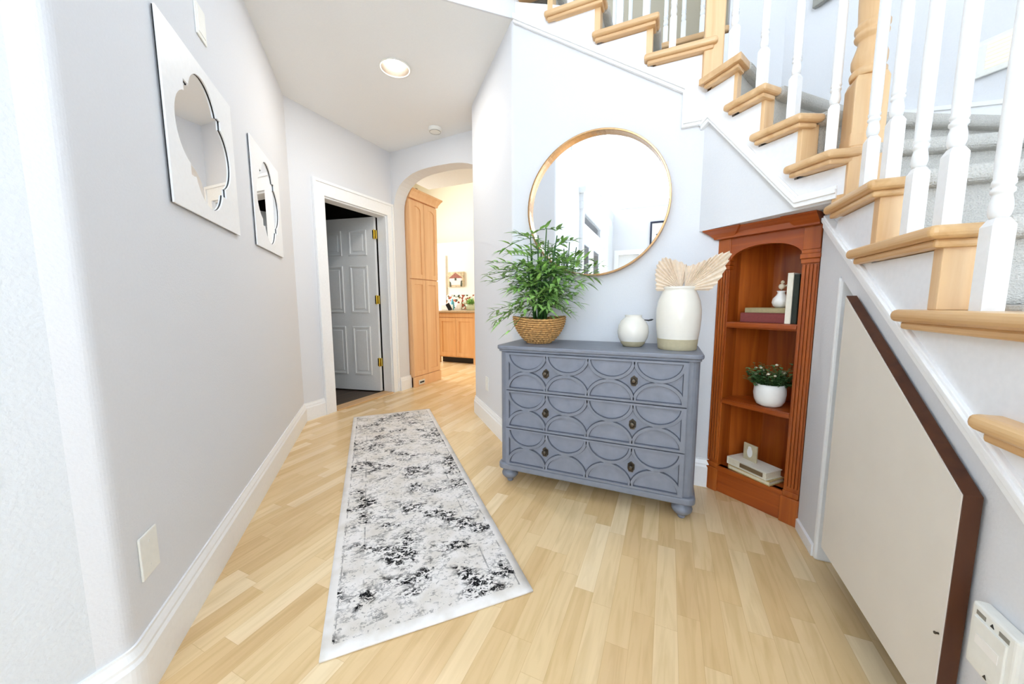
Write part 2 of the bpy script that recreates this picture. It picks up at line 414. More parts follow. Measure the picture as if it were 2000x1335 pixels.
# arch wall
def arch_pts(n=28, cx=-2.19, hw=.605, z0=1.95, h=.445, e=2.8):
    out = []
    for i in range(n+1):
        t = PI - PI*i/n; c, s = math.cos(t), math.sin(t)
        out.append((cx + hw*math.copysign(abs(c)**(2/e), c), z0 + h*abs(s)**(2/e)))
    return out
AR = plane(0, 3.14, 0)
poly = [(-2.82, 0), (-2.795, 0)] + arch_pts() + [(-1.585, 0), (-1.45, 0), (-1.45, CH+.15), (-2.82, CH+.15)]
w = MB().prism(poly, AR, 0, .17)
struct(w.build('wall_archway', 'wall'), 'grey end wall of the hall with a rounded archway', 'wall')
# hall wall, rounded corner to the stair wall; one solid block
cH = (-.93, 2.12); cK = (-1.60, 2.79)
fH = fillet(cH, cK, (0, 2.12), .04)
fK = fillet(cK, (-1.60, 3.1), cH, .03)
hall_poly = [(-1.60, 3.14)] + fK + fH + [(.13, 2.12), (.13, 2.22), (-.88, 2.22), (-1.50, 2.84), (-1.50, 3.14)]
# stair wall, up to the underside of the upper flight
Z0, RISE = .799, .1835
zt = lambda i: Z0 + RISE*i
Fp = {-3: (.51, -.38), -2: (.51, -.088), -1: (.51, .204), 0: (.51, .496), 1: (.51, .787), 2: (.51, 1.079), 3: (.51, 1.372), 4: (.490, 1.628), 5: (.424, 1.736),
      6: (.325, 1.835), 7: (.243, 1.917), 8: (.165, 2.06), 9: (-.10, 2.06), 10: (-.37, 2.06), 11: (-.64, 2.06), 12: (-.91, 2.06)}
Tp = {-3: (.51, .05), -2: (.51, .33), -1: (.51, .62), 0: (.51, .92), 1: (.51, 1.205), 2: (.51, 1.49), 3: (.506, 1.70), 4: (.388, 1.772), 5: (.282, 1.878), 6: (.188, 1.972),
      7: (.09, 2.066), 8: (-.168, 2.06), 9: (-.439, 2.06), 10: (-.711, 2.06), 11: (-.90, 2.06)}
An = {i: 0 for i in range(-3, 4)}; An.update({4: 12, 5: 27, 6: 45, 7: 63, 8: 90, 9: 90, 10: 90, 11: 90, 12: 90})
def dirv(i): a = math.radians(An[i]); return Vector((math.cos(a), math.sin(a)))
def perp(v): return Vector((-v.y, v.x))
def Rp(i, off=.03): return Vector(Fp[i]) + perp(dirv(i))*off       # start of riser i
UND = .05
# sawtooth top lines of the three outer planes (s, z)
def saw1(off=0):
    pts = []
    for i in range(3, -4, -1):
        y0 = Rp(i, .045).y; y1 = Rp(i+1, .045).y if i < 3 else 1.685
        pts += [(y1, zt(i)-UND-off), (y0, zt(i)-UND-off)]
    return pts
def saw3(off=0):
    pts = []
    for i in range(8, 12):
        x0 = Rp(i, .045).x if i > 8 else .13; x1 = Rp(i+1, .045).x
        pts += [(x0, zt(i)-UND-off), (x1, zt(i)-UND-off)]
    return pts
FA0 = Vector((.13, 2.12)); FAU = Vector((1, -1)).normalized()
def s_f(p): return (Vector(p) - FA0).dot(FAU)
def s_r(i, off):      # where riser i meets the stringer plane of the facet
    p = Rp(i, off); d = dirv(i); return s_f(p + d*((2.229 - p.x - p.y)/(d.x + d.y)))
FLEN = (Vector((.565, 1.685)) - FA0).length
def saw2(off=0):
    pts = []
    for i in range(7, 3, -1):
        s0 = s_r(i+1, .045) if i < 7 else 0; s1 = s_r(i, .045) if i > 4 else FLEN
        pts += [(max(s0, 0), zt(i)-UND-off), (s1, zt(i)-UND-off)]
    return pts
ST = plane(0, 2.12, 0)       # s = X, d>0 into the stairs
SI = plane(.565, 0, 90, True)      # s = Y, d>0 to +X into the stairs
FC = plane(FA0.x, FA0.y, -45)      # s along the facet, d>0 into the stairs
w = MB()
w.prism(hall_poly[:len(hall_poly)-5] + [(-.88, 2.12), (-.88, 2.22), (-1.50, 2.84), (-1.50, 3.14)], FLAT, 0, CH+.2)
struct(w.build('wall_right', 'wall'), 'pale blue grey angled hall wall left of the chest', 'wall')
w = MB()
s3 = [p for p in saw3(.0) if p[0] > -.66] + [(-.88, zt(11)-UND)]
w.prism([(-.88, 0), (.232, 0), (.232, 1.367), (.13, 1.367)] + s3, ST, 0, .1)
struct(w.build('wall_stairs', 'wall'), 'pale blue wall under the upper flight carrying the round mirror', 'wall')
w = MB().prism([(0, 1.367), (FLEN, 1.367), (FLEN, 1.43), (.468, 1.43), (.045, 1.95), (0, 1.95)], FC, 0, .09)
struct(w.build('wall_stair_facet', 'wall'), 'grey angled wall facet above the cherry bookcase', 'wall')
# side wall below the lower flight, notched for the cupboard hatch
HY0, HY1 = .955, 1.662
notch = [(HY0, 0), (HY0, .624), (HY1, 1.095), (HY1, 0)]
w = MB().prism([(-.34, 0)] + notch + [(1.866, 0), (1.866, 1.367), (1.685, 1.367)] + saw1() + [(-.34, zt(-3)-UND)], SI, 0, .09)
struct(w.build('wall_under_stairs', 'wall'), 'grey wall under the lower flight around the hatch', 'wall')
# stairwell outer walls
w = MB().prism([(.30, 3.0), (.62, 3.0), (1.55, 2.05), (1.67, 2.05), (1.67, 2.1), (.67, 3.12), (.30, 3.12)], FLAT, 0, TOP)
w.holed(rect(-4.05, 2.05, 0, TOP), rect(-2.2, .4, 3.0, 4.8), lambda a, b, d: Vector((1.55 + d, a, b)), 0, .12)  # with an opening for the added stairwell window
struct(w.build('wall_stairwell', 'wall'), 'pale blue grey outer wall of the stairwell', 'wall')
w = MB().prism(rect(-1.5, .30, 3.0, 3.12), FLAT, 0, 2.83)
struct(w.build('wall_landing_front', 'skirt'), 'white wall face below the upstairs landing', 'wall')
# back wall behind the camera with a tall window opening and a doorway
BK = plane(0, -4.0, 0, True)
w = MB()
w.prism([(-1.3, 0), (-1.05, 0), (-1.05, 2.05), (-.62, 2.05), (-.62, 0), (.1, 0), (.1, 3.1), (-1.3, 3.1)], BK, 0, .12)
w.holed(rect(.1, 1.67, 0, 3.1), rect(.3, 1.4, .75, 2.65), lambda a, b, d: Vector((a, -4.0 - d, b)), 0, .12)  # with an opening for the added lower window
w.prism([(-1.3, 3.1), (-1.0, 3.1), (-1.0, 4.95), (1.1, 4.95), (1.1, 3.1), (1.67, 3.1), (1.67, TOP), (-1.3, TOP)], BK, 0, .12)
struct(w.build('wall_back', 'wall'), 'grey foyer wall seen only in the round mirror', 'wall')
# ceilings
cx, cy, cr_ = -1.84, 2.135, .098
circ = [(cx + cr_*math.cos(2*PI*k/36), cy + cr_*math.sin(2*PI*k/36)) for k in range(36)]
w = MB().holed([(-.93, 2.12), (-1.60, 2.79), (-1.60, 3.14), (-2.82, 3.14), (-2.82, 1.98), (-1.945, 1.105)], circ, lambda a, b, d: Vector((a, b, chz(a) + d)), 0, .16)
struct(w.build('ceiling', 'ceiling'), 'cream hall ceiling with one recessed light', 'ceiling')
w = MB().prism(rect(-3.4, 1.8, -4.2, 5.2), FLAT, TOP, TOP+.1)
struct(w.build('ceiling_foyer', 'ceiling'), 'high white foyer ceiling above the stairs', 'ceiling')
# face of the upper floor above the hall ceiling edge
FS = plane(-.90, 2.15, 225, True)
w = MB().prism([(0, chz(-.90)), (1.62, chz(-2.04)), (1.62, TOP), (0, TOP)], FS, -.012, .12)
struct(w.build('wall_upper_floor', 'wall'), 'white wall face rising above the hall ceiling edge', 'wall')
# landing
w = MB().prism(rect(-3.4, .60, 3.05, 4.6), FLAT, 2.72, 2.85)
struct(w.build('floor_landing', 'carpet'), 'carpeted upstairs landing floor', 'floor')
w = MB().box(-3.4, .62, 4.5, 4.6, 2.85, TOP)
struct(w.build('wall_landing_back', 'beige'), 'beige wall behind the upstairs guard rail', 'wall')
w = MB().box(.50, .62, 3.1, 4.5, 2.85, TOP)
struct(w.build('wall_landing_end', 'beige'), 'beige end wall of the upstairs landing', 'wall')
# dark room behind the six panel door
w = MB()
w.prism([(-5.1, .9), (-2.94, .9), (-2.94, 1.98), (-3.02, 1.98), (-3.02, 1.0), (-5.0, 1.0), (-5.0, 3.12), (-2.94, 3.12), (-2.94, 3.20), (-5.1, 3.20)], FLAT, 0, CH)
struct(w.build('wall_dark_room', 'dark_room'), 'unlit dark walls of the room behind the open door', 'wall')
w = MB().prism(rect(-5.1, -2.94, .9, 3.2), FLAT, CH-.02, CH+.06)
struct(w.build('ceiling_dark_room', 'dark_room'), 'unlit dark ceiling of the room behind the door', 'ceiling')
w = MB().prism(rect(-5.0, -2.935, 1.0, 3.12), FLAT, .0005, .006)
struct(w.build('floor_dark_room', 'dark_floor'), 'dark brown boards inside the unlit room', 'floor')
# kitchen shell
w = MB().prism(rect(-5.0, -1.2, 5.6, 5.72), FLAT, 0, 2.11)
struct(w.build('wall_kitchen_back', 'kwall'), 'cream kitchen back wall with a ledge on top', 'wall')
w = MB().prism(rect(-5.0, -1.2, 6.15, 6.25), FLAT, 0, 3.8)
struct(w.build('wall_kitchen_upper', 'kwall'), 'bright cream upper wall set back above the kitchen ledge', 'wall')
w = MB().prism(rect(-5.0, -1.2, 5.72, 6.15), FLAT, 2.06, 2.108)
struct(w.build('trim_kitchen_ledge', 'kwall'), 'cream ledge on top of the kitchen back wall', 'trim')
KL = plane(-4.9, 0, 90)
w = MB().prism([(3.25, 0), (6.25, 0), (6.25, 3.8), (3.25, 3.8), (3.25, 2.55), (5.45, 2.55), (5.45, .95), (4.05, .95), (4.05, 2.55), (3.25, 2.55)], KL, 0, .1)
struct(w.build('wall_kitchen_left', 'kwall'), 'kitchen wall with the added window, hidden behind the pantry', 'wall')
w = MB().box(-1.45, -1.35, 3.1, 6.25, 0, 3.8)
struct(w.build('wall_kitchen_right', 'kwall'), 'kitchen wall hidden right of the archway', 'wall')
w = MB().holed(rect(-5.0, -1.35, 3.14, 6.25), rect(-3.45, -1.95, 4.05, 5.35), FLAT, 3.5, 3.6)
struct(w.build('ceiling_kitchen', 'ceiling'), 'kitchen ceiling with an added roof window, out of view', 'ceiling')
w = MB().prism(rect(-5.0, -1.45, 3.22, 3.31), FLAT, CH, 3.6)
struct(w.build('wall_kitchen_front', 'kwall'), 'kitchen wall above the archway', 'wall')

# ------------------------------------------------------------------ baseboards and door trim
BP = [(0, 0), (.018, 0), (.018, .112), (.013, .122), (.013, .13), (.006, .148), (.006, .155), (0, .155)]
def base(name, pts, label):
    struct(MB().sweep(pts, BP).build(name, 'trim', bevel=0), label, 'baseboard')
base('baseboard_left', [cB[:1] + (2.175,), cB] + fA[::-1] + [(X0, -.72)], 'tall white baseboard along the mirror wall')
base('baseboard_right', fH[::-1] + fK[::-1] + [(-1.60, 3.14)], 'white baseboard at the foot of the angled hall wall')
base('baseboard_stairs', [(.235, 2.12)] + [(-.86, 2.12)], 'white baseboard behind the grey chest')
struct(MB().sweep([(-2.795, 3.32), (-2.795, 3.14)], BP).build('baseboard_archway', 'trim'), 'short white baseboard block at the archway jamb', 'baseboard')
struct(MB().sweep([(.565, 1.672), (.565, 1.86)], [(0, 0), (.008, 0), (.008, .045), (0, .05)]).build('baseboard_under_stairs', 'trim'), 'short white base strip between the hatch and the bookcase', 'baseboard')
# door casing (U shape) on the hall side
w = MB()
w.prism([(2.175, 0), (2.285, 0), (2.285, 1.945), (3.05, 1.945), (3.05, 0), (3.138, 0), (3.138, 2.075), (2.175, 2.075)], DW, 0, -.018)
w.prism([(2.175, 0), (2.20, 0), (2.20, 2.05), (3.115, 2.05), (3.115, 0), (3.138, 0), (3.138, 2.075), (2.175, 2.075)], DW, -.018, -.027)
w.prism([(2.285, 0), (2.30, 0), (2.30, 1.93), (3.035, 1.93), (3.035, 0), (3.05, 0), (3.05, 1.945), (2.285, 1.945)], DW, 0, .12)
struct(w.build('trim_door_casing', 'trim', bevel=.003), 'white casing around the open six panel door', 'trim')
struct(MB().box(-2.94, -2.80, 2.30, 3.035, 0, .012).build('trim_threshold', 'maple_y', bevel=.004), 'maple threshold strip under the open door', 'trim')
# six panel door leaf
dl = thing('door_1', 'white six panel door standing open into the dark room', 'door', (-2.945, 3.02, 0), math.radians(190.5)); dl['kind'] = 'structure'
DWd = .74; mb = MB()
cols = ((.10, .325), (.415, .64)); rows = ((.20, .75), (.90, 1.42), (1.53, 1.80))
outer = rect(0, DWd, .02, 1.93)
mb.box(0, DWd, 0, .035, .02, 1.93)
leaf = mb.build('leaf', 'door', dl, .002)
for c0, c1 in cols:
    for r0, r1 in rows:
        m2 = MB()
        for (a, b, y0, y1) in ((c0, c1, .035, .041),):
            m2.holed(rect(c0, c1, r0, r1), rect(c0+.022, c1-.022, r0+.022, r1-.022), lambda a, b, d: Vector((a, d, b)), .034, .045)
            m2.box(c0+.045, c1-.045, .034, .042, r0+.045, r1-.045)
        m2.build('raised_panel', 'door', dl, .005, 2)
for z in (.35, 1.045, 1.745):
    MB().box(-.022, .018, .018, .044, z-.045, z+.045).tube([(-.002, .046, z-.05), (-.002, .046, z+.05)], .007).build('hinge', 'gold', dl, .001)
kn = MB().lathe([(.012, 0), (.012, .03), (.027, .04), (.03, .055), (.022, .07), (.0, .072)], 20).build('door_knob', 'gold', dl)
kn.location = (.68, .035, .93); kn.rotation_euler = (-PI/2, 0, 0)

# stair skirt trims --------------------------------------------------
def line_z(y): return .686 + .668*(y - .841)
LOW = .045
# white stringer boards between the trims and the treads
sb = MB().prism([(-.30, line_z(-.30)), (1.70, line_z(1.70))] + saw1()[0:1] + saw1()[1:] , SI, 0, -.014)
def band(mb, fn, lo, hi, d0, d1):
    mb.prism(lo + hi[::-1], fn, d0, d1)
stair = thing('staircase', 'maple and white staircase winding up the right side with grey carpet', 'staircase', (0, 0, 0))
STR = MB()
s1 = saw1()
STR.prism([(-.30, line_z(-.30))] + [(1.699, line_z(1.699))] + s1[:-1] + [(-.30, s1[-1][1])], SI, 0, -.015)
s2 = saw2()
f_low = [(s_f((.147, 2.10)), 1.905), (.455, 1.402-.0)]
STR.prism([(.0, 1.91), (.045, 1.935), (s_f((.455, 1.775)), 1.385), (FLEN, 1.385)] + s2[::-1], FC, 0, -.015)
s3b = [p for p in saw3() if p[0] > -.66] + [(-.90, zt(11)-UND)]
tz = lambda x: 2.09 + .638*(.045 - x)
STR.prism([(-.90, tz(-.90)), (.045, tz(.045)), (.045, 1.91), (.135, 1.91)] + s3b, ST, 0, -.015)
STR.build('stringer_board', 'skirt', stair)
TR = MB()
# trim molding: lower flight
for (a, b, d) in ((-.035, .012, -.024), (-.012, .004, -.030)):
    TR.prism([(-.30, line_z(-.30)+a), (1.80, line_z(1.80)+a), (1.80, line_z(1.80)+b), (-.30, line_z(-.30)+b)], SI, 0, d)
# facet
q0, q1 = s_f((.16, 2.09)), s_f((.462, 1.788))
for (a, b, d) in ((-.040, .004, -.022), (-.022, -.008, -.029)):
    lo = [(-.008, 1.905+a), (q0-.005, 1.927+a), (q1-.01, 1.413+a), (FLEN-.02, 1.414+a)]
    hi = [(-.008, 1.915+b), (q0+.005, 1.937+b), (q1, 1.413+b), (FLEN-.02, 1.416+b)]
    band(TR, FC, lo, hi, 0, d)
# upper flight
for (a, b, d, e) in ((-.04, .012, -.020, 0), (-.026, .002, -.030, .012)):
    band(TR, ST, [(-.915, tz(-.915)+a), (.045+a*.55, tz(.045)+a*.8)], [(-.915, tz(-.915)+b), (.052+b*.55, tz(.052)+b)], 0, d)
    band(TR, ST, [(.045+a*.55, tz(.045)+a*.8), (.045+a*.55, 1.93+a)], [(.052+b*.55, tz(.052)+b), (.052+b*.55, 1.93+b)], 0, d)
    band(TR, ST, [(.045+a*.55, 1.93+a), (.138, 1.93+a)], [(.05+b*.55, 1.93+b), (.138, 1.93+b)], 0, d)
TR.build('stringer_molding', 'trim', stair, .002)
WE = .11
def inset(poly, d):
    n = len(poly); out = []
    P = [Vector(p) for p in poly]
    area_ = sum(P[i].x*P[(i+1) % n].y - P[(i+1) % n].x*P[i].y for i in range(n)); sg = 1 if area_ > 0 else -1
    for i in range(n):
        d0 = (P[i]-P[i-1]).normalized(); d1 = (P[(i+1) % n]-P[i]).normalized()
        n0 = Vector((-d0.y, d0.x))*sg; n1 = Vector((-d1.y, d1.x))*sg
        m = n0+n1; m = m/max(m.length_squared/2, .35)
        out.append((P[i].x+m.x*d, P[i].y+m.y*d))
    return out
for i in range(-3, 12):
    z = zt(i); F = Vector(Fp[i]); T = Vector(Tp[i]); d = dirv(i); dn = dirv(i+1)
    r = Rp(i+1); t = (T-F).normalized(); inn = Vector((t.y, -t.x))
    tt = (.056 - (r - T).dot(inn))/dn.dot(inn); poly = [F, F + d*WE, r + dn*WE, r + dn*tt, T + inn*.056, T]
    tr = MB().prism([(p.x, p.y) for p in poly], FLAT, z-.030, z).build('tread', 'maple_y' if i < 4 else 'maple', stair, .0125, 3)
    q = inset([(p.x, p.y) for p in poly], .016)
    MB().prism(q, FLAT, z-.048, z-.029).build('cove_molding', 'maple_y' if i < 4 else 'maple', tr, .006, 2)
    # riser end below the nosing
    if i > -3:
        lo = zt(i-1); rp = perp(d)
        o0 = Rp(i, .03); o1 = Rp(i, .062)
        side = {True: .040}[True]
        # start at the stringer face
        def hit(p):
            # move along d from p to the stringer plane
            if i <= 3 or i == 4: k = (.548 - p.x)/max(d.x, .2) if i <= 3 else ((2.229 - p.x - p.y)/(d.x+d.y))
            elif i <= 7: k = (2.229 - p.x - p.y)/(d.x+d.y)
            else: k = (2.104 - p.y)
            return p + d*max(k, .0)
        a0, a1 = hit(o0), hit(o1)
        MB().prism([(p.x, p.y) for p in (a0, o0 + d*WE, o1 + d*WE, a1)], FLAT, lo, z-.03).build('riser', 'maple_v', stair, .002)
# carpet over the middle of every step
def wall_hit(p, d):
    best = 9
    for (nx, ny, c) in ((1, 0, 1.55), (1/S2, 1/S2, 3.60/S2), (0, 1, 3.0)):
        den = d.x*nx + d.y*ny
        if den > 1e-4: best = min(best, (c - p.x*nx - p.y*ny)/den)
    return p + d*(best-.004)
cp = MB()
for i in range(-3, 12):
    z = zt(i); d = dirv(i); dn = dirv(i+1)
    a = Vector(Fp[i]) + d*WE - perp(d)*.004; b = wall_hit(a, d)
    an = Rp(i+1, .02) + dn*WE; bn = wall_hit(an, dn)
    mid = []
    for corner in ((1.546, 2.048), (.618, 2.996)):
        c = Vector(corner)
        ang = lambda q: math.atan2(q.y-1.7, q.x-.35)
        if ang(b)+.02 < ang(c) < ang(bn)-.02: mid.append(c)
    top = [a, b] + mid + [bn, an]
    cp.prism([(p.x, p.y) for p in top], FLAT, z-.035, z+.012)
    a2 = Rp(i, .035) + d*WE; b2 = wall_hit(a2, d)
    a3 = Rp(i, .07) + d*WE; b3 = wall_hit(a3, d)
    lo = zt(i-1)+.005 if i > -3 else 0
    cp.prism([(p.x, p.y) for p in (a2, b2, b3, a3)], FLAT, lo, z-.02)
cp.build('stair_carpet', 'carpet', stair, .018, 3)
# skirting on the stairwell wall
SKW = plane(.62, 3.0-.0, -45.6, True)
sk = MB()
OW = plane(1.084, 2.517-.005, -45.6)
for (a, b, d) in ((-.25, -.025, -.014), (-.025, -.006, -.022)):
    sk.prism([(-.66, 1.953+.25+a), (0, 1.953+a), (.32, 1.845+a), (.66, 1.74+a), (.66, 1.74+b), (.32, 1.845+b), (0, 1.953+b), (-.66, 1.953+.25+b)], OW, 0.004, d)
struct(sk.build('baseboard_stairwell', 'trim'), 'white sloping skirting above the carpeted winders', 'baseboard')

# ------------------------------------------------------------------ balusters, newels, rails
def square_ring(bm, c, h, z, rot=0):
    pts = []
    for k in range(4):
        t = rot + PI/4 + k*PI/2
        pts.append(bm.verts.new((c[0]+h*S2*math.cos(t), c[1]+h*S2*math.sin(t), z)))
    return pts
BPROF = [(.0112, .318), (.0135, .322), (.0156, .332), (.0156, .340), (.0146, .350), (.0126, .360), (.0128, .363), (.0156, .366), (.0156, .372), (.0132, .375), (.0132, .378), (.0154, .381), (.0154, .387),
         (.0138, .391), (.0146, .43), (.0146, .60), (.0130, .85), (.0118, 1.0)]
def baluster_mesh(sq=.165, h=.016, k=1.0, ktop=1.0):
    mb = MB(); bm = mb.bm
    r0 = square_ring(bm, (0, 0), h, 0); r1 = square_ring(bm, (0, 0), h, sq); r2 = square_ring(bm, (0, 0), h*.62, sq+.014)
    bm.faces.new(r0[::-1]); bm.faces.new(r2)
    for a, b in ((r0, r1), (r1, r2)):
        for j in range(4): bm.faces.new((a[j], a[(j+1) % 4], b[(j+1) % 4], b[j]))
    mb.lathe([(r*k, z-.304+sq) for r, z in BPROF], 20)
    return mb
rail = thing('stair_railing', 'white turned balusters and maple newels along the open stair edge', 'railing', (.51, .5, 0))
def ploc(o, x, y, z, rot=0): o.location = (x-.51, y-.5, z); o.rotation_euler = (0, 0, rot)
b0 = baluster_mesh().build('baluster', 'trim', rail)
BAL = [(.575, 1.02, 1, 0), (.575, 1.165, 2, 0), (.575, 1.295, 2, 0), (.575, 1.43, 3, 0), (.575, 1.56, 3, 0),
       (.521, 1.722, 4, -.35), (.424, 1.828, 5, -.78), (.328, 1.924, 6, -.78), (.226, 2.026, 7, -1.1), (-.036, 2.125, 8, 0), (-.168, 2.125, 9, 0), (-.30, 2.125, 9, 0),
       (-.44, 2.125, 10, 0), (-.57, 2.125, 10, 0), (.575, .885, 1, 0), (.575, .73, 0, 0), (.575, .59, 0, 0)]
first = True
for x, y, i, rot in BAL:
    o = b0 if first else b0.copy()
    if not first: COL.objects.link(o); o.parent = rail
    first = False
    ploc(o, x, y, zt(i)-.002, rot)
def newel(x, y, z, rot, h=.048, sq=.48, top=1.15):
    mb = MB(); bm = mb.bm
    rings = [square_ring(bm, (0, 0), hh, zz) for hh, zz in ((h, 0), (h, sq), (h*.86, sq+.02))]
    bm.faces.new(rings[0][::-1]); bm.faces.new(rings[-1])
    for a, b in zip(rings, rings[1:]):
        for j in range(4): bm.faces.new((a[j], a[(j+1) % 4], b[(j+1) % 4], b[j]))
    P = [(.047, sq+.02), (.049, sq+.03), (.049, sq+.04), (.041, sq+.048), (.047, sq+.065), (.0475, sq+.085), (.036, sq+.125), (.033, sq+.14), (.043, sq+.150), (.046, sq+.158), (.041, sq+.168),
         (.046, sq+.178), (.046, sq+.188), (.038, sq+.198), (.041, sq+.26), (.043, sq+.40), (.040, top)]
    mb.lathe(P, 24)
    o = mb.build('newel_post', 'maple_v', rail, .003)
    ploc(o, x, y, z, rot)
    return o
n1 = newel(.600, 1.705, zt(3)-.002, 0, .045, .405, 1.2)
cb = MB().box(-.047, .047, -.047, .047, .19, .235).build('collar_block', 'maple_v', n1, .004)
mb = MB().box(-.043, .043, -.043, .043, 0, 1.1)
n2 = mb.build('newel_post', 'maple_v', rail, .006); ploc(n2, .150, 2.128, zt(7)-.002, 0)
# handrails above the frame
def rail_run(pts, name='handrail'):
    mb = MB().tube(pts, .028, 10); o = mb.build(name, 'maple', rail); o.location = (-.51, -.5, 0); return o
rail_run([(.575, .50, zt(0)+.79), (.575, 1.62, zt(3)+.85)])
rail_run([(.521, 1.722, zt(4)+.84), (.226, 2.026, zt(7)+.85)])
rail_run([(.06, 2.125, zt(8)+.82), (-.60, 2.125, zt(10)+.86)])
# upstairs guard rail
guard = thing('landing_guard_rail', 'thin white upstairs balusters standing on a maple edge far behind', 'railing', (-.2, 3.03, 2.87))
MB().box(-1.3, .50, -.05, .09, -.03, .005).build('edge_nosing', 'maple', guard, .01, 3)
gb = None
for k, x in enumerate([-.70, -.585, -.469, -.352, -.225, -.102, .016, .135, .258]):
    if gb is None:
        gb = baluster_mesh(.12).build('baluster', 'trim', guard); o = gb
    else:
        o = gb.copy(); COL.objects.link(o); o.parent = guard
    o.location = (x+.2, 0, .004)
MB().box(-1.3, .50, -.03, .03, .84, .89).build('handrail', 'maple', guard, .012)

# ------------------------------------------------------------------ cupboard hatch under the stairs
ht = thing('cupboard_hatch', 'cream painted slanted hatch with brown edges in the wall under the stairs', 'hatch', (.565, 1.22, 0))
HP = [(.935, .137), (1.512, .137), (1.512, 1.022), (.935, .633)]
hf = lambda s, z, d: Vector((d, s-1.22, z))
MB().prism(HP, hf, -.006, -.032).build('edge_core', 'edge', ht)
MB().prism([(.9375, .139), (1.5105, .139), (1.5105, 1.0185), (.9375, .6315)], hf, -.0318, -.0345).build('face_panel', 'panel', ht)
k = MB().lathe([(.002, 0), (.002, .004), (.003, .005), (.0025, .007)], 10).build('latch_pin', 'bronze', ht)
k.location = (-.0345, .945-1.22, .33); k.rotation_euler = (0, -PI/2, 0)
w = MB().prism([(1.648, 0), (1.672, 0), (1.672, 1.095), (1.648, 1.082)], SI, -.004, .10)
struct(w.build('trim_hatch_jamb', 'trim', bevel=.008), 'white upright jamb left of the hatch', 'trim')
# white wall box at lower right
vb = thing('wall_socket_cover', 'white plastic wall box with flap at lower right under the stairs', 'wall box', (.565, .85, .39))
MB().prism(rect(-.048, .048, -.062, .062), lambda s, z, d: Vector((-d, s, z)), 0, .024).build('housing', 'plastic', vb, .006, 3)
MB().prism(rect(-.034, .034, -.045, .040), lambda s, z, d: Vector((-d, s, z)), .0235, .0275).build('flap', 'plastic', vb, .0015)
MB().prism(rect(-.024, .024, -.006, .012), lambda s, z, d: Vector((-d, s, z)), .027, .0282).build('label_plate', 'white_ceramic', vb)
for s in (-.024, .024):
    MB().prism(rect(s-.010, s+.010, .043, .051), lambda s, z, d: Vector((-d, s, z)), .0235, .0245).build('slot', 'grey_frame', vb)
for z in (-.052, .047):
    MB().prism([(-.004, z-.003), (.004, z-.003), (0, z+.004)], lambda s, z, d: Vector((-d, s, z)), .0238, .0248).build('arrow_mark', 'black', vb)

# ------------------------------------------------------------------ chest of drawers
ch = thing('chest_of_drawers', 'blue grey three drawer chest with interlocking circle fretwork', 'chest of drawers', (-.345, 1.70, 0))
# local: x -.48..48, y 0 front .. .40
W2 = .485
def rrect(x0, x1, y0, y1, r, n=5):
    out = []
    for (cx_, cy_, a0) in ((x0+r, y0+r, PI), (x1-r, y0+r, 1.5*PI), (x1-r, y1-r, 0), (x0+r, y1-r, .5*PI)):
        for i in range(n+1):
            t = a0 + .5*PI*i/n; out.append((cx_ + r*math.cos(t), cy_ + r*math.sin(t)))
    return out
mb = MB().prism(rrect(-W2-.012, W2+.012, -.014, .40, .035), FLAT, .757, .778); top = mb.build('top', 'chest', ch, .006, 3)
MB().prism(rrect(-W2-.004, W2+.004, -.005, .397, .03), FLAT, .745, .758).build('top_molding', 'chest', ch, .004)
MB().prism(rrect(-W2, W2, .006, .395, .042), FLAT, .10, .746).build('carcass', 'chest', ch, .002)
MB().prism(rrect(-W2-.008, W2+.008, -.008, .398, .035), FLAT, .088, .122).build('base_molding', 'chest', ch, .008, 3)
for sx in (-1, 1):
    for y in (.05, .345):
        f = MB().lathe([(.012, 0), (.016, .004), (.018, .016), (.014, .020), (.032, .026), (.044, .040), (.046, .052), (.040, .066), (.022, .076), (.026, .082), (.026, .09)], 24).build('bun_foot', 'chest', ch)
        f.location = (sx*(W2-.045), y, 0)
D0, D1 = -.437, .437
drz = [(.126, .330), (.335, .538), (.543, .742)]
fr = lambda a, b, d: Vector((a, -d, b))
def arc_band(mb, cx_, cz, rx, rz, a0, a1, wd, d0, d1, n=18):
    for i in range(n):
        t0 = a0 + (a1-a0)*i/n; t1 = a0 + (a1-a0)*(i+1)/n
        p = [(cx_+(rx)*math.cos(t0), cz+(rz)*math.sin(t0)), (cx_+rx*math.cos(t1), cz+rz*math.sin(t1)),
             (cx_+(rx-wd)*math.cos(t1), cz+(rz-wd)*math.sin(t1)), (cx_+(rx-wd)*math.cos(t0), cz+(rz-wd)*math.sin(t0))]
        mb.prism(p, fr, d0, d1)
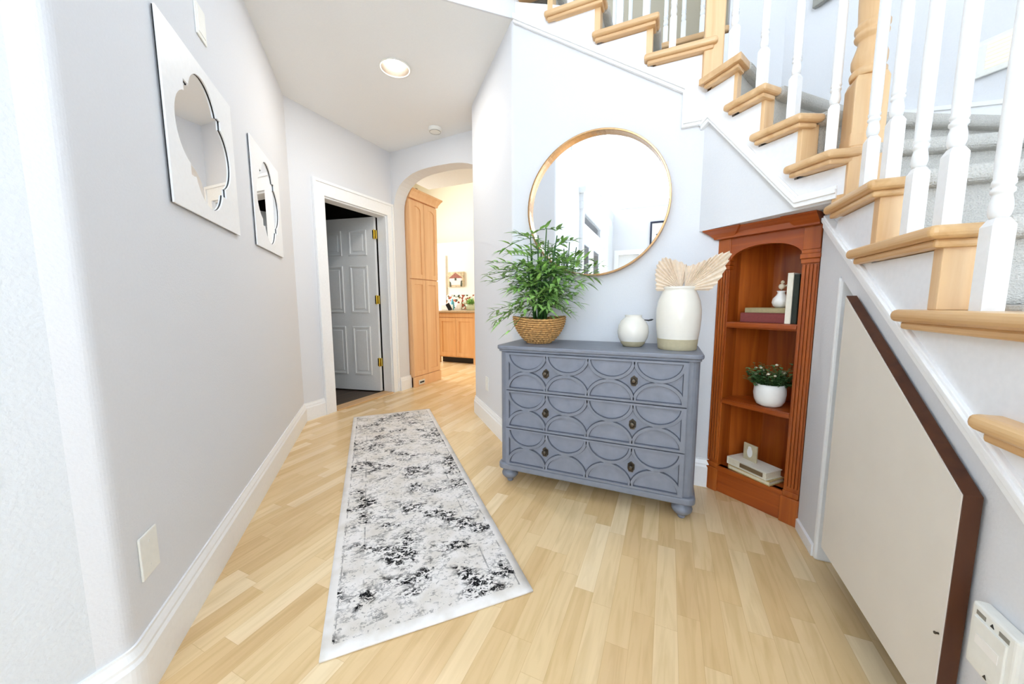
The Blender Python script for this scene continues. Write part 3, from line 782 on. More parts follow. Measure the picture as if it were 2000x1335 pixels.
for (z0, z1) in drz:
    dr = MB().prism(rect(D0, D1, z0, z1), fr, -.012, .002).build('drawer', 'chest_in', ch, .001)
    g = MB()
    g.holed(rect(D0, D1, z0, z1), rect(D0+.018, D1-.018, z0+.010, z1-.010), fr, .001, .013)
    cw = (D1-D0-.02)/4
    for k in range(4):
        c = D0+.01+cw*(k+.5)
        arc_band(g, c, z0+.004, cw/2+.004, (z1-z0)/2-.003, 0.02, PI-.02, .014, .001, .0128)
        arc_band(g, c, z1-.004, cw/2+.004, (z1-z0)/2-.003, PI+.02, 2*PI-.02, .014, .001, .0128)
    g.build('fretwork', 'chest', dr)
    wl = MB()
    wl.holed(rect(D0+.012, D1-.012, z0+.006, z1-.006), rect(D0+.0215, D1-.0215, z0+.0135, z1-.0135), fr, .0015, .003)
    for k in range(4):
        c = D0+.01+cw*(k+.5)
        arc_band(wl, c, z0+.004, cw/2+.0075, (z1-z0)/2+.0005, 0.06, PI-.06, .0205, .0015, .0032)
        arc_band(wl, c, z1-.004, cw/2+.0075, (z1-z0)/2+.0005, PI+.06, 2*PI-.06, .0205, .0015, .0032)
    wl.build('crease_shade_line', 'crease_shade', dr)  # painted shade where the raised bands meet the panel
    for kx in (D0+.01+cw, D0+.01+3*cw):
        zc = (z0+z1)/2
        m2 = MB().prism([(kx+.021*math.cos(t)*.85, zc+.026*math.sin(t)) for t in (PI/2+k*PI/3 for k in range(6))], fr, .0015, .006)
        kb = m2.build('knob', 'bronze', dr, .001)
        m2 = MB().tube([(kx, -.005, zc), (kx, -.018, zc), (kx, -.022, zc+.003), (kx, -.030, zc+.003), (kx, -.033, zc+.003)], [.005, .005, .012, .013, .006], 6)
        m2.tube([(kx+.014*math.cos(t), -.016, zc-.006+.016*math.sin(t)) for t in (PI/2+k*2*PI/5 for k in range(6))], .0025, 6)
        m2.build('ring_pull', 'bronze', kb)

# ------------------------------------------------------------------ round mirror
rm = thing('round_mirror', 'large round brass framed mirror on the wall above the chest', 'mirror', (-.408, 2.12, 1.556))
R = .40; prof = [(R-.010, 0), (R, 0), (R, .046), (R-.011, .046)]
n = 96; mb = MB(); rings = []
for k in range(n):
    t = 2*PI*k/n; rings.append([mb.bm.verts.new((r*math.cos(t), -y, r*math.sin(t))) for r, y in prof])
for k in range(n):
    a, b = rings[k], rings[(k+1) % n]
    for j in range(4):
        f = mb.bm.faces.new((a[j], a[(j+1) % 4], b[(j+1) % 4], b[j]))
mb.build('frame', 'brass', rm, .002)
MB().prism([((R-.009)*math.cos(2*PI*k/n), (R-.009)*math.sin(2*PI*k/n)) for k in range(n)], fr, .002, .012).build('mirror_glass', 'mirror', rm)

# ------------------------------------------------------------------ square mirrors on the left wall
def quatre_clean():
    # four round lobes with small square points between them
    out = []; r, o, c = .128, .114, .158
    for k in range(4):
        a = k*90
        ca, sa = math.cos(math.radians(a)), math.sin(math.radians(a))
        pts = [(o + r*math.cos(math.radians(t)), r*math.sin(math.radians(t))) for t in range(-72, 73, 9)]
        pts += [(c, r*math.sin(math.radians(72))), (c, c), (r*math.sin(math.radians(72)), c)]
        out += [(x*ca - y*sa, x*sa + y*ca) for x, y in pts]
    return out
def square_mirror(s, label):
    u = Vector((-1, 1)).normalized()
    p = Vector((-1.18, .34)) + u*s
    t = thing('square_mirror', label, 'mirror', (p.x, p.y, 1.615), math.radians(-45), 'white square mirrors on the hall wall')
    # local x = outward, local y = along the wall
    t.rotation_euler = (0, 0, math.radians(45))
    yz = lambda a, b, d: Vector((d, a, b))
    MB().holed(rect(-.303, .303, -.290, .290), quatre_clean(), yz, .0072, .0132).build('frame', 'trim', t, .002)
    MB().holed(rect(-.301, .301, -.288, .288), quatre_clean(), yz, .0035, .0076).build('backing_board', 'black', t)
    MB().prism(rect(-.296, .296, -.283, .283), yz, .001, .005).build('mirror_glass', 'mirror', t)
    return t
square_mirror(.71, 'white square mirror with quatrefoil glass, nearer of the two on the left wall')
square_mirror(1.583, 'white square mirror with quatrefoil glass, the one nearest the door')

def wall_plate(name, label, cat, x, y, z, ang, w_, h_, parts):
    t = thing(name, label, cat, (x, y, z), math.radians(ang))
    MB().prism(rect(-w_/2, w_/2, -h_/2, h_/2), lambda a, b, d: Vector((d, a, b)), 0, .006).build('cover_plate', 'plastic', t, .003)
    for (nm, r_, d1, mt) in parts:
        MB().prism(rect(*r_), lambda a, b, d: Vector((d, a, b)), .005, d1).build(nm, mt, t, .0008)
    return t
wall_plate('outlet_cover', 'blank white plate low on the mirror wall above the baseboard', 'wall plate', -1.251, .411, .34, 45, .078, .118, [('screw', (-.003, .003, .030, .036), .0068, 'plastic'), ('screw', (-.003, .003, -.036, -.030), .0068, 'plastic')])
wall_plate('wall_plate', 'white plate high on the left wall above the nearer mirror', 'wall plate', -1.733, .893, 2.10, 45, .09, .125, [('grille', (-.03, .03, -.045, .045), .0075, 'plastic')])
wall_plate('power_outlet', 'white outlet low on the angled hall wall left of the chest', 'outlet', -1.337, 2.527, .345, 225, .075, .115, [('socket', (-.017, .017, .008, .04), .0075, 'plastic'), ('socket', (-.017, .017, -.04, -.008), .0075, 'plastic')])

# ------------------------------------------------------------------ ceiling fixtures
hl = bpy.data.lights.new('hall_lamp', 'AREA'); hl.shape = 'DISK'; hl.size = .06; hl.energy = 3.6; hl.color = (1, .95, .88)
ho = bpy.data.objects.new('hall_lamp', hl); ho.location = (cx, cy, chz(cx)+.002); COL.objects.link(ho)
cl = thing('recessed_ceiling_light', 'lit recessed light with satin reflector in the hall ceiling', 'ceiling light', (cx, cy, chz(cx)))
MB().lathe([(.094, .002), (.096, -.004), (.108, -.004), (.110, .0), (.094, .0)], 40, cap=False).build('trim_ring', 'plastic', cl)
MB().lathe([(.094, -.002), (.090, .02), (.070, .085), (.062, .11)], 40, cap=False).build('reflector', 'steel', cl)
MB().lathe([(.0, .022), (.030, .025), (.052, .036), (.062, .055), (.064, .105)], 32, cap=False).build('bulb', 'lamp', cl)
MB().lathe([(.1, .001), (.1, .14), (0, .14)], 24, cap=False).build('can', 'steel', cl)
sd = thing('smoke_detector', 'round white smoke detector on the hall ceiling near the archway', 'smoke detector', (-2.09, 2.95, chz(-2.09)))
MB().lathe([(.066, 0), (.066, -.012), (.060, -.026), (.045, -.034), (0, -.036)], 36, cap=False).build('housing', 'plastic', sd)
MB().lathe([(.05, -.0335), (.052, -.0335), (.052, -.030), (.05, -.03)], 36, cap=False).build('vent_ring', 'grey_frame', sd)

# ------------------------------------------------------------------ cherry bookcase in the corner
ANG = math.radians(-36.4)
bc = thing('corner_bookcase', 'cherry wood corner bookcase with arched top and fluted pilasters', 'bookcase', (.226, 2.122, 0), ANG)
BW = .42
bf = lambda a, b, d: Vector((a, -d, b))       # d>0 outwards
for x0, mirr in ((0, 1), (BW-.06, -1)):
    g = MB()
    g.box(x0, x0+.06, .0, .03, .125, 1.318)
    for k in range(4):
        fx = x0+.006+.0128*k
        g.box(fx, fx+.0092, -.007, .001, .17, 1.16)
    g.build('pilaster', 'cherry', bc, .0015)
    g = MB().box(x0-.003, x0+.063, -.008, .03, 1.165, 1.185).box(x0-.006, x0+.066, -.013, .03, 1.185, 1.205).box(x0-.003, x0+.063, -.008, .03, 1.205, 1.222).box(x0-.001, x0+.061, -.006, .03, 1.222, 1.322)
    g.build('capital', 'cherry', bc, .003)
    g = MB().box(x0-.006, x0+.066, -.014, .03, 0, .125).box(x0-.002, x0+.062, -.007, .03, .125, .152)
    g.build('plinth', 'cherry', bc, .004)
# arched header
hp = [(.06, 1.318), (.06, 1.195)]
for i in range(21):
    t = PI - PI*i/20; hp.append((.21+.15*math.cos(t), 1.195+.075*math.sin(t)**.9 if 0 < i < 20 else 1.195))
hp += [(.36, 1.195), (.36, 1.318)]
seen = []; [seen.append(p) for p in hp if p not in seen]
MB().prism(seen, bf, .002, -.025).build('arched_header', 'cherry_h', bc, .001)
# crown with breakfronts above the pilasters
cr2 = MB()
CP = [(0, 1.315), (.012, 1.318), (.014, 1.325), (.030, 1.342), (.048, 1.356), (.052, 1.36), (.052, 1.366), (0, 1.366)]
cr2.sweep([(BW+.0, -.016), (BW-.074, -.016), (BW-.074, 0), (.074, 0), (.074, -.016), (-.0, -.016), (-.0, .03)][::-1], [(-d, z) for d, z in CP])
cr2.box(0.0, BW, -.03, .03, 1.318, 1.364)
cr2.build('crown_molding', 'cherry_h', bc)
# body: three sided niche behind, converging to the wall corner
nich = [(.06, .025), (.058, .10), (.15, .235), (.31, .235), (.372, .10), (.36, .025)]
g = MB()
bp_out = [(.045, .025), (.043, .105), (.143, .25), (.317, .25), (.386, .105), (.375, .025)]
ring = nich + bp_out[::-1]
g.prism(ring, FLAT, .0, 1.36)
g.build('back_panel', 'cherry', bc)
inner = [(.058, .0), (.058, .03)] + nich[1:-1] + [(.362, .03), (.362, .0)]
for z, t in ((.905, .03), (.508, .028)):
    sh = MB().prism(inner, FLAT, z-t, z).build('shelf', 'cherry_h', bc, .004)
    MB().box(.06, .36, -.006, .004, z-t+.006, z-.004).build('shelf_lip', 'cherry_h', sh, .003)
MB().prism(inner, FLAT, .115, .142).build('bottom_shelf', 'cherry_h', bc, .003)
MB().prism(nich, FLAT, 1.30, 1.318).build('top_panel', 'cherry_h', bc)
g = MB().box(.058, .362, -.002, .03, 0, .118).box(.058, .362, -.010, .03, .118, .142)
g.build('base_board', 'cherry_h', bc, .003)

def bloc(u, v, z): # bookcase local to world
    a = Vector((math.cos(ANG), math.sin(ANG))); n_ = Vector((-a.y, a.x)); p = Vector((.226, 2.122)) + a*u + n_*v
    return (p.x, p.y, z)
def book(name, label, u, v, z, lx, ly, lz, cover, rot=0, group=None, spine='x'):
    t = thing(name, label, 'book', bloc(u, v, z), ANG+rot, group)
    th = .0035
    # spine faces -y (front)
    MB().box(-lx/2, lx/2, -ly/2, ly/2, 0, th).box(-lx/2, lx/2, -ly/2, ly/2, lz-th, lz).box(-lx/2, lx/2, -ly/2, -ly/2+th, th, lz-th).build('cover', cover, t, .0015)
    MB().box(-lx/2+.004, lx/2-.004, -ly/2+th, ly/2-.004, th, lz-th).build('page_block', 'paper', t)
    return t
book('book', 'maroon cloth book lying at the bottom of the pair on the top shelf', .205, .085, .9055, .19, .12, .046, 'book_red', .03, 'books on the top bookcase shelf')
book('book', 'olive tan book lying on the maroon book', .212, .085, .952, .17, .11, .024, 'book_olive', .03, 'books on the top bookcase shelf')
def upright(label, u, v, z, th, h, dp, cover):
    t = thing('book', label, 'book', bloc(u, v, z), ANG, 'books on the top bookcase shelf')
    MB().box(-th/2, -th/2+.003, -dp/2, dp/2, 0, h).box(th/2-.003, th/2, -dp/2, dp/2, 0, h).box(-th/2+.003, th/2-.003, -dp/2, -dp/2+.003, 0, h).build('cover', cover, t, .001)
    MB().box(-th/2+.003, th/2-.003, -dp/2+.003, dp/2-.003, .003, h-.003).build('page_block', 'paper', t)
upright('slim cream book standing upright right of the small white vase', .318, .075, .9055, .022, .225, .13, 'book_cream')
upright('dark green book standing behind the cream upright book', .341, .062, .9055, .020, .218, .10, 'book_dark')
# small white vase with a bird and twig
v = thing('bud_vase', 'tiny white bud vase holding a white blossom, on the olive book', 'vase', bloc(.255, .085, .9765)); v.scale = (1.15, 1.15, 1.12)
MB().lathe([(.014, 0), (.024, .006), (.030, .022), (.027, .038), (.016, .052), (.012, .062), (.016, .07), (.012, .07), (.009, .06)], 28).build('body', 'white_ceramic', v)
m2 = MB()
m2.tube([(0, 0, .055), (.002, 0, .08), (.0, .0, .098)], .0018, 6); m2.build('twig', 'palm_stem', v)
m2 = MB()
m2.lathe([(.0, -.014), (.009, -.008), (.012, 0), (.009, .008), (0, .013)], 14, (0, 0, .088), cap=False)
m2.lathe([(.0, -.008), (.006, -.004), (.007, 0), (.005, .005), (0, .008)], 12, (.002, 0, .106), cap=False)
m2.tube([(.008, 0, .088), (.02, 0, .094), (.03, 0, .101)], [.004, .003, .001], 6)
m2.build('blossom', 'bloom', v)
# pot on the middle shelf
pt = thing('potted_plant', 'small leafy plant in a white round pot on the middle shelf', 'plant', bloc(.252, .055, .5085))
MB().lathe([(.036, 0), (.052, .008), (.062, .03), (.066, .06), (.064, .088), (.058, .105), (.054, .107), (.052, .10), (.05, .088), (0, .088)], 36, cap=False).build('pot', 'white_ceramic', pt)
def leaf_quad(mb, p, d, ln, wd, up=Vector((0, 0, 1)), fold=.25, droop=.2):
    d = Vector(d).normalized(); s = d.cross(up)
    if s.length < .05: s = Vector((1, 0, 0))
    s.normalize(); nn = s.cross(d).normalized(); p = Vector(p)
    secs = ((0, .12), (.28, 1.0), (.62, .72), (1.0, .02)); prev = None
    for f, w_ in secs:
        c = p + d*ln*f - Vector((0, 0, 1))*droop*ln*f*f
        h = wd*w_/2
        cur = [mb.bm.verts.new(c - s*h + nn*h*fold), mb.bm.verts.new(c), mb.bm.verts.new(c + s*h + nn*h*fold)]
        if prev:
            for j in (0, 1):
                fc = mb.bm.faces.new((prev[j], prev[j+1], cur[j+1], cur[j])); fc.smooth = True
        prev = cur
rnd = random.Random(3)
m2 = MB(); st_ = MB(); budp = []
for k in range(95):
    a = rnd.uniform(0, 2*PI); el = rnd.uniform(.35, 1.5); ln = rnd.uniform(.05, .105)*(1 + .35*math.sin(el))
    if math.sin(a) > .3: ln *= .8
    d = Vector((math.cos(a)*math.cos(el), math.sin(a)*math.cos(el)*.8, math.sin(el)))
    p0 = Vector((.03*math.cos(a), .03*math.sin(a), .085)); p1 = p0 + d*ln
    st_.tube([p0, p0+d*ln*.5+Vector((0, 0, .006)), p1], [.0016, .0013, .0008], 5)
    for q in range(7):
        f = .3 + .7*q/6; b_ = rnd.uniform(0, 2*PI)
        ld = Vector((math.cos(b_), math.sin(b_), rnd.uniform(-.1, .8)))
        leaf_quad(m2, p0 + d*ln*f, ld, rnd.uniform(.018, .030), .015)
    if k % 6 == 0:
        budp.append(tuple(p1))
m2.build('foliage', 'leaf2', pt); st_.build('stems', 'stem', pt)
bud = None
for q in budp:
    if bud is None:
        bud = MB().lathe([(0, -.005), (.006, -.002), (.007, .002), (0, .006)], 10, cap=False).build('flower_bud', 'bloom', pt); o = bud
    else:
        o = bud.copy(); COL.objects.link(o); o.parent = pt
    o.location = q
MB().lathe([(.0, .086), (.051, .088)], 24, cap=False).build('soil', 'soil', pt)
# books and keepsake on the bottom shelf
def flatbook(name, label, u, v, z, lx, ly, lz, rot, cover, tab=False):
    t = thing(name, label, 'book', bloc(u, v, z), ANG+rot, 'pale books on the bottom shelf')
    th = .004
    MB().box(-lx/2, lx/2, -ly/2, ly/2, 0, th).box(-lx/2, lx/2, -ly/2, ly/2, lz-th, lz).box(-lx/2, -lx/2+th, -ly/2, ly/2, th, lz-th).build('cover', cover, t, .001)
    MB().box(-lx/2+th, lx/2-.004, -ly/2+.004, ly/2-.004, th, lz-th).build('page_block', 'paper', t)
    return t
b_ = flatbook('book', 'lower cream book with frayed lacy edge on the bottom shelf', .215, .055, .1425, .205, .115, .022, -.12, 'lace')
b_ = flatbook('book', 'upper cream book with a dark panel on its edge, bottom shelf', .205, .055, .165, .205, .11, .038, -.18, 'book_cream')
MB().box(-.03, .085, -.0575, -.0545, .010, .030).build('edge_panel', 'palm_stem', b_, .001)
t = thing('cameo_card', 'small upright sepia card with a white profile, on the cream books', 'picture', bloc(.185, .06, .2035), ANG-.25)
MB().box(-.036, .036, -.004, .004, 0, .085).build('card', 'cameo', t, .001)
g = MB().prism([(.014*math.cos(q)*1.0+.0, .043+.026*math.sin(q)) for q in (2*PI*k/20 for k in range(20))], lambda a, b, d: Vector((a, -d, b)), .004, .006)
g.prism([(.009*math.cos(q)-.001, .066+.008*math.sin(q)) for q in (2*PI*k/14 for k in range(14))], lambda a, b, d: Vector((a, -d, b)), .004, .0062)
g.build('profile', 'white_ceramic', t)

# ------------------------------------------------------------------ things on the chest
CT = .778
bk = thing('bamboo_plant', 'bushy green bamboo plant in a woven seagrass basket, left on the chest', 'plant', (-.665, 1.89, CT))
NB = 27
def bprof(f): return .064 + .078*math.sin(f*PI/2)**.8, .006 + f*.133
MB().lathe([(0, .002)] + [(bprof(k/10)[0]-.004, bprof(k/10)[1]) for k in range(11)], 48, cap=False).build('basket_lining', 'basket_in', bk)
g = MB(); rows_ = 12
for q in range(rows_):
    f = q/(rows_-1); r, z = bprof(f); pts = []
    for j in range(NB*6+1):
        t = 2*PI*j/(NB*6)
        off = .0042*math.cos(NB*t + q*PI)
        pts.append(((r+off)*math.cos(t), (r+off)*math.sin(t), z + .004*math.sin(2*t+.6)*f*1.6))
    g.tube(pts, .0056, 6, cap=False)
g.build('basket', 'basket', bk)
rp = [(.145*math.cos(t), .145*math.sin(t), .140+.0064*math.sin(2*t+.6)+.0015*math.cos(30*t)) for t in (2*PI*k/72 for k in range(73))]
MB().tube(rp, .0055, 8).build('basket_rim', 'basket', bk)
MB().lathe([(0, .118), (.08, .122), (.134, .112)], 32, cap=False).build('moss', 'soil', bk)
rnd = random.Random(11); lf = MB(); sm = MB()
tips = []
for k in range(15):
    a = rnd.uniform(0, 2*PI); r = rnd.uniform(.006, .036); hgt = rnd.uniform(.24, .52)
    lean = rnd.uniform(0, .09); p0 = Vector((r*math.cos(a), r*math.sin(a), .11)); p1 = p0 + Vector((lean*math.cos(a), lean*math.sin(a)*.7, hgt))
    sm.tube([p0, p0.lerp(p1, .5) + Vector((0, 0, .01)), p1], [.0065, .005, .003], 7)
    tips.append((p0, p1))
def spray(p, d, ln, nl, droop):
    d = Vector(d).normalized(); pts = []
    for q in range(6):
        f = q/5; pts.append(p + d*ln*f - Vector((0, 0, 1))*droop*ln*f*f)
    sm.tube(pts, [.0016]*5+[.0008], 5)
    for q in range(nl):
        f = .25 + .75*q/(nl-1); c = p + d*ln*f - Vector((0, 0, 1))*droop*ln*f*f
        sd_ = d.cross(Vector((0, 0, 1))).normalized()*(1 if q % 2 else -1)
        ld = d*.75 + sd_*rnd.uniform(.5, 1.0) + Vector((0, 0, rnd.uniform(-.45, .7)))
        leaf_quad(lf, c, ld, rnd.uniform(.055, .09), rnd.uniform(.019, .027), droop=.2)
    for q in range(2):
        leaf_quad(lf, p + d*ln - Vector((0, 0, 1))*droop*ln, d + Vector((rnd.uniform(-.3, .3), rnd.uniform(-.3, .3), rnd.uniform(-.4, .2))), .06, .013, droop=.3)
for k in range(104):
    p0, p1 = rnd.choice(tips); f = rnd.uniform(.2, 1.0) if k > 30 else rnd.uniform(.6, 1.0); p = p0.lerp(p1, f)
    a = rnd.uniform(0, 2*PI); ln = rnd.uniform(.08, .20)
    if math.sin(a) > .35: ln *= .6          # the wall side grows shorter
    spray(p, (math.cos(a), math.sin(a)*.75, rnd.uniform(-.35, .7)), ln, rnd.randint(5, 8), rnd.uniform(.1, .5))
# the long sprays that reach sideways
for (d, ln, z) in (((-1, .0, .12), .30, .40), ((-1, .1, -.08), .27, .24), ((-1, -.1, .3), .26, .42), ((1, .05, .02), .24, .36), ((.9, .1, .35), .26, .40), ((1, -.1, -.15), .20, .28), ((1, .1, .0), .27, .40), ((-.9, .0, -.35), .26, .26)):
    spray(Vector((.02*d[0], 0, z)), d, ln, 11, .15)
    spray(Vector((.02*d[0], -.03, z-.03)), (d[0], d[1]-.25, d[2]), ln*.85, 10, .2)
lf.build('foliage', 'leaf', bk); sm.build('stems', 'stem', bk)
# round vase
rv = thing('round_vase', 'small round cream vase with clay base and dark twig, in the middle of the chest', 'vase', (-.163, 1.92, CT))
def vase(parent, prof_top, prof_bot):
    MB().lathe(prof_top, 48, cap=False).build('glazed_body', 'ceramic', parent)
    o = MB().lathe(prof_bot, 48, cap=False).build('clay_base', 'clay', parent)
vase(rv, [(.0635, .028), (.072, .045), (.0775, .075), (.074, .105), (.062, .130), (.048, .144), (.041, .149), (.041, .156), (.043, .160), (.040, .161), (.036, .156), (.036, .14), (.05, .12)],
     [(0, 0), (.042, 0), (.048, .004), (.058, .016), (.0636, .0285)])
MB().tube([(.055, -.03, .138), (.075, -.032, .136), (.09, -.034, .140), (.098, -.034, .142)], [.002, .004, .0045, .001], 8).build('twig', 'black', rv)
# large vase
lv = thing('large_vase', 'tall cream vase with bare clay band at its foot, right on the chest', 'vase', (.045, 1.885, CT))
vase(lv, [(.091, .052), (.097, .10), (.100, .15), (.0995, .19), (.093, .23), (.081, .262), (.074, .276), (.071, .284), (.074, .289), (.075, .294), (.072, .299), (.067, .297), (.064, .285), (.07, .25)],
     [(0, 0), (.083, 0), (.086, .003), (.088, .02), (.0911, .0525)])
def palm(label, origin, angs, lens, tilt, stem_to):
    t = thing('palm_fan', label, 'dried palm', origin, 0, 'dried palm fans in the tall vase')
    g = MB(); N = len(angs); prev = None
    steps = 4
    cols_ = []
    sub = []
    for i in range(N-1):
        for q in range(2):
            f = q/2; sub.append((angs[i]+(angs[i+1]-angs[i])*f, lens[i]+(lens[i+1]-lens[i])*f))
    sub.append((angs[-1], lens[-1]))
    big = []
    for i in range(len(sub)-1):
        for q in range(2):
            f = q/2; big.append((sub[i][0]+(sub[i+1][0]-sub[i][0])*f, sub[i][1]+(sub[i+1][1]-sub[i][1])*f))
    big.append(sub[-1])
    for i, (a, ln) in enumerate(big):
        a = math.radians(a); ln *= (1.0 if i % 2 else .95)
        col_ = []
        for s in range(steps+1):
            f = .04 + .96*s/steps; r = ln*f
            y = tilt*r*r*3 + (.006 if i % 2 else -.006)*min(1, f*1.4)
            col_.append(g.bm.verts.new((r*math.cos(a), -y, r*math.sin(a))))
        cols_.append(col_)
    for A, B in zip(cols_, cols_[1:]):
        for s in range(steps):
            g.bm.faces.new((A[s], B[s], B[s+1], A[s+1]))
    o = g.build('fan_blade', 'palm', t)
    so = o.modifiers.new('thickness', 'SOLIDIFY'); so.thickness = .0015
    MB().tube([(0, 0, .0), Vector(stem_to)*.5, stem_to], [.004, .0035, .003], 8).build('stem', 'palm_stem', t)
palm('left dried palm fan in the tall vase, trimmed short', (.05, 1.865, 1.062), [70, 85, 107, 117, 130, 143, 162, 182], [.108, .122, .150, .175, .168, .145, .118, .110], .25, (-.005, .02, -.2))
palm('right dried palm fan in the tall vase, pointing at the bookcase', (.065, 1.85, 1.062), [-3, 15, 33, 42, 50, 57, 70, 90], [.105, .145, .198, .245, .205, .160, .124, .105], .12, (-.01, .03, -.2))

# ------------------------------------------------------------------ rug
rg = bpy.data.objects.new('runner_rug', None)
rp_ = [Vector(p) for p in ((-.82, .587), (-.365, 1.064), (-2.06, 2.656), (-2.571, 2.235))]
cen = Vector((-1.447, 1.634))
bpy.data.objects.remove(rg)
g = MB()
nx, ny = 20, 60
grid = [[None]*(ny+1) for _ in range(nx+1)]
for i in range(nx+1):
    for j in range(ny+1):
        x = -.33+.66*i/nx; y = -1.155+2.31*j/ny
        z = .0085 + .0012*math.sin(y*6+x*3)*math.sin(x*9)
        grid[i][j] = g.bm.verts.new((x, y, z))
for i in range(nx):
    for j in range(ny):
        f = g.bm.faces.new((grid[i][j], grid[i+1][j], grid[i+1][j+1], grid[i][j+1])); f.smooth = True
rug = g.build('runner_rug', 'rug')
so = rug.modifiers.new('thickness', 'SOLIDIFY'); so.thickness = .007; so.offset = -1
rug.location = (cen.x, cen.y, 0); rug.rotation_euler = (0, 0, math.radians(45.6))
tag(rug, 'distressed black and white runner rug on the pale wood floor', 'rug')

# ------------------------------------------------------------------ kitchen beyond the arch
pn = thing('pantry_cabinet', 'tall honey maple pantry cabinet beyond the archway', 'cabinet', (-2.74, 3.56, 0))
# local: x outward (toward the passage), y along
py0, py1 = -.235, .295
MB().box(-.56, -.02, py0, py1, 0, 2.21).build('carcass', 'pantry', pn, .002)
pf = lambda a, b, d: Vector((d, a, b))
for y0, y1 in ((py0+.005, py0+.262), (py0+.268, py1-.005)):
    for z0, z1, ar in ((.13, 1.285, False), (1.295, 2.185, True)):
        dd = MB()
        st = .055
        hole = rect(y0+st, y1-st, z0+st, z1-st)
        if ar:
            mid_ = (y0+y1)/2; hw = (y1-y0)/2-st; zz = z1-st-.05
            hole = [(y0+st, z0+st), (y1-st, z0+st)] + [(mid_+hw*math.cos(PI*k/12), zz+.05*math.sin(PI*k/12)) for k in range(13)]
        dd.holed(rect(y0, y1, z0, z1), hole, pf, -.02, 0)
        do = dd.build('cabinet_door', 'pantry', pn, .002)
        MB().prism(rect(y0+st-.01, y1-st+.01, z0+st-.01, z1-st+.01), pf, -.019, -.011).build('door_panel', 'pantry', do)
g = MB().sweep([(-.56, py1), (0, py1), (0, py0)][::-1], [(-d, z) for d, z in [(0, 2.20), (.01, 2.20), (.014, 2.225), (.04, 2.27), (.055, 2.285), (.055, 2.30), (0, 2.30)]])
g.box(-.55, 0, py0, py1, 2.20, 2.296)
g.build('crown', 'pantry', pn)
MB().box(-.05, .012, py0, py1, 0, .125).build('kick_board', 'pantry', pn, .003)
g = thing('floor_register', 'small white vent grille at the foot of the pantry cabinet', 'vent', (-2.726, 3.44, .05))
MB().box(0, .006, -.055, .055, -.025, .03).build('grille_frame', 'register', g, .002)
MB().box(.005, .0075, -.04, .04, -.008, .012).build('slots', 'black', g)
t = thing('pantry_ornament', 'small dark ornament on top of the pantry cabinet', 'ornament', (-2.79, 3.52, 2.30))
MB().lathe([(.02, 0), (.03, .01), (.034, .03), (.02, .05), (0, .055)], 18, cap=False).tube([(0, -.06, .012), (0, .06, .02)], [.01, .016], 8).build('body', 'palm_stem', t)

kc = thing('kitchen_base_cabinet', 'low maple kitchen cabinet with two doors beyond the archway', 'cabinet', (-3.225, 5.0, 0))
MB().box(-.34, .345, .02, .58, .10, .85).build('carcass', 'kitchen', kc, .002)
kf = lambda a, b, d: Vector((a, -d, b))
for x0, x1 in ((-.335, -.005), (.0, .325)):
    d_ = MB().holed(rect(x0, x1, .12, .765), rect(x0+.055, x1-.055, .18, .705), kf, -.02, 0).build('cabinet_door', 'kitchen', kc, .002)
    MB().prism(rect(x0+.05, x1-.05, .175, .71), kf, -.018, -.010).build('door_panel', 'kitchen', d_)
MB().prism(rect(-.335, .325, .775, .845), kf, -.02, 0).build('top_rail', 'kitchen', kc, .002)
for x0, x1 in ((-.375, -.34), (.33, .385)):
    MB().box(x0, x1, -.01, .05, 0, .85).build('corner_post', 'kitchen', kc, .004)
MB().box(-.34, .33, .09, .11, 0, .10).build('kick_board', 'black', kc)
ct = MB().box(-3.63, -2.2, 4.96, 5.6, .852, .885).build('worktop', 'granite', None, .006)
tag(ct, 'speckled tan stone worktop on the low kitchen cabinet', 'worktop')
bs = MB().box(-3.79, -2.2, 5.575, 5.6, .90, 1.16).build('backsplash', 'mosaic')
tag(bs, 'colourful mosaic tile splashback behind the kitchen worktop', 'splashback')
t = thing('wall_picture', 'small square painting of a cottage on the kitchen wall', 'picture', (-3.58, 5.6, 1.44))
MB().box(-.17, .17, -.03, 0, -.135, .135).build('canvas', plain('painting_ground', (196, 176, 140), .8, 0, 22, .02, .35), t, .003)
q = lambda a, b, d: Vector((a, -d, b))
MB().prism([(-.13, -.10), (.13, -.10), (.13, .03), (-.13, .03)], q, .030, .0312).build('painted_wall', plain('painting_wall', (226, 206, 202), .8, 0, 30, 0, .1), t)
MB().prism([(-.155, .02), (.155, .02), (0, .12)], q, .0305, .0318).build('painted_roof', plain('painting_roof', (150, 92, 74), .8, 0, 40, 0, .25), t)
MB().prism([(-.02, -.02), (.02, -.02), (.02, .03), (-.02, .03)], q, .0315, .0325).prism([(-.13, -.13), (-.09, -.13), (-.10, -.05), (-.13, -.03)], q, .0315, .0325).prism([(.10, -.13), (.14, -.13), (.14, -.02), (.11, -.03)], q, .0315, .0325).build('painted_foliage', plain('painting_foliage', (74, 78, 56), .8, 0, 40, 0, .3), t)
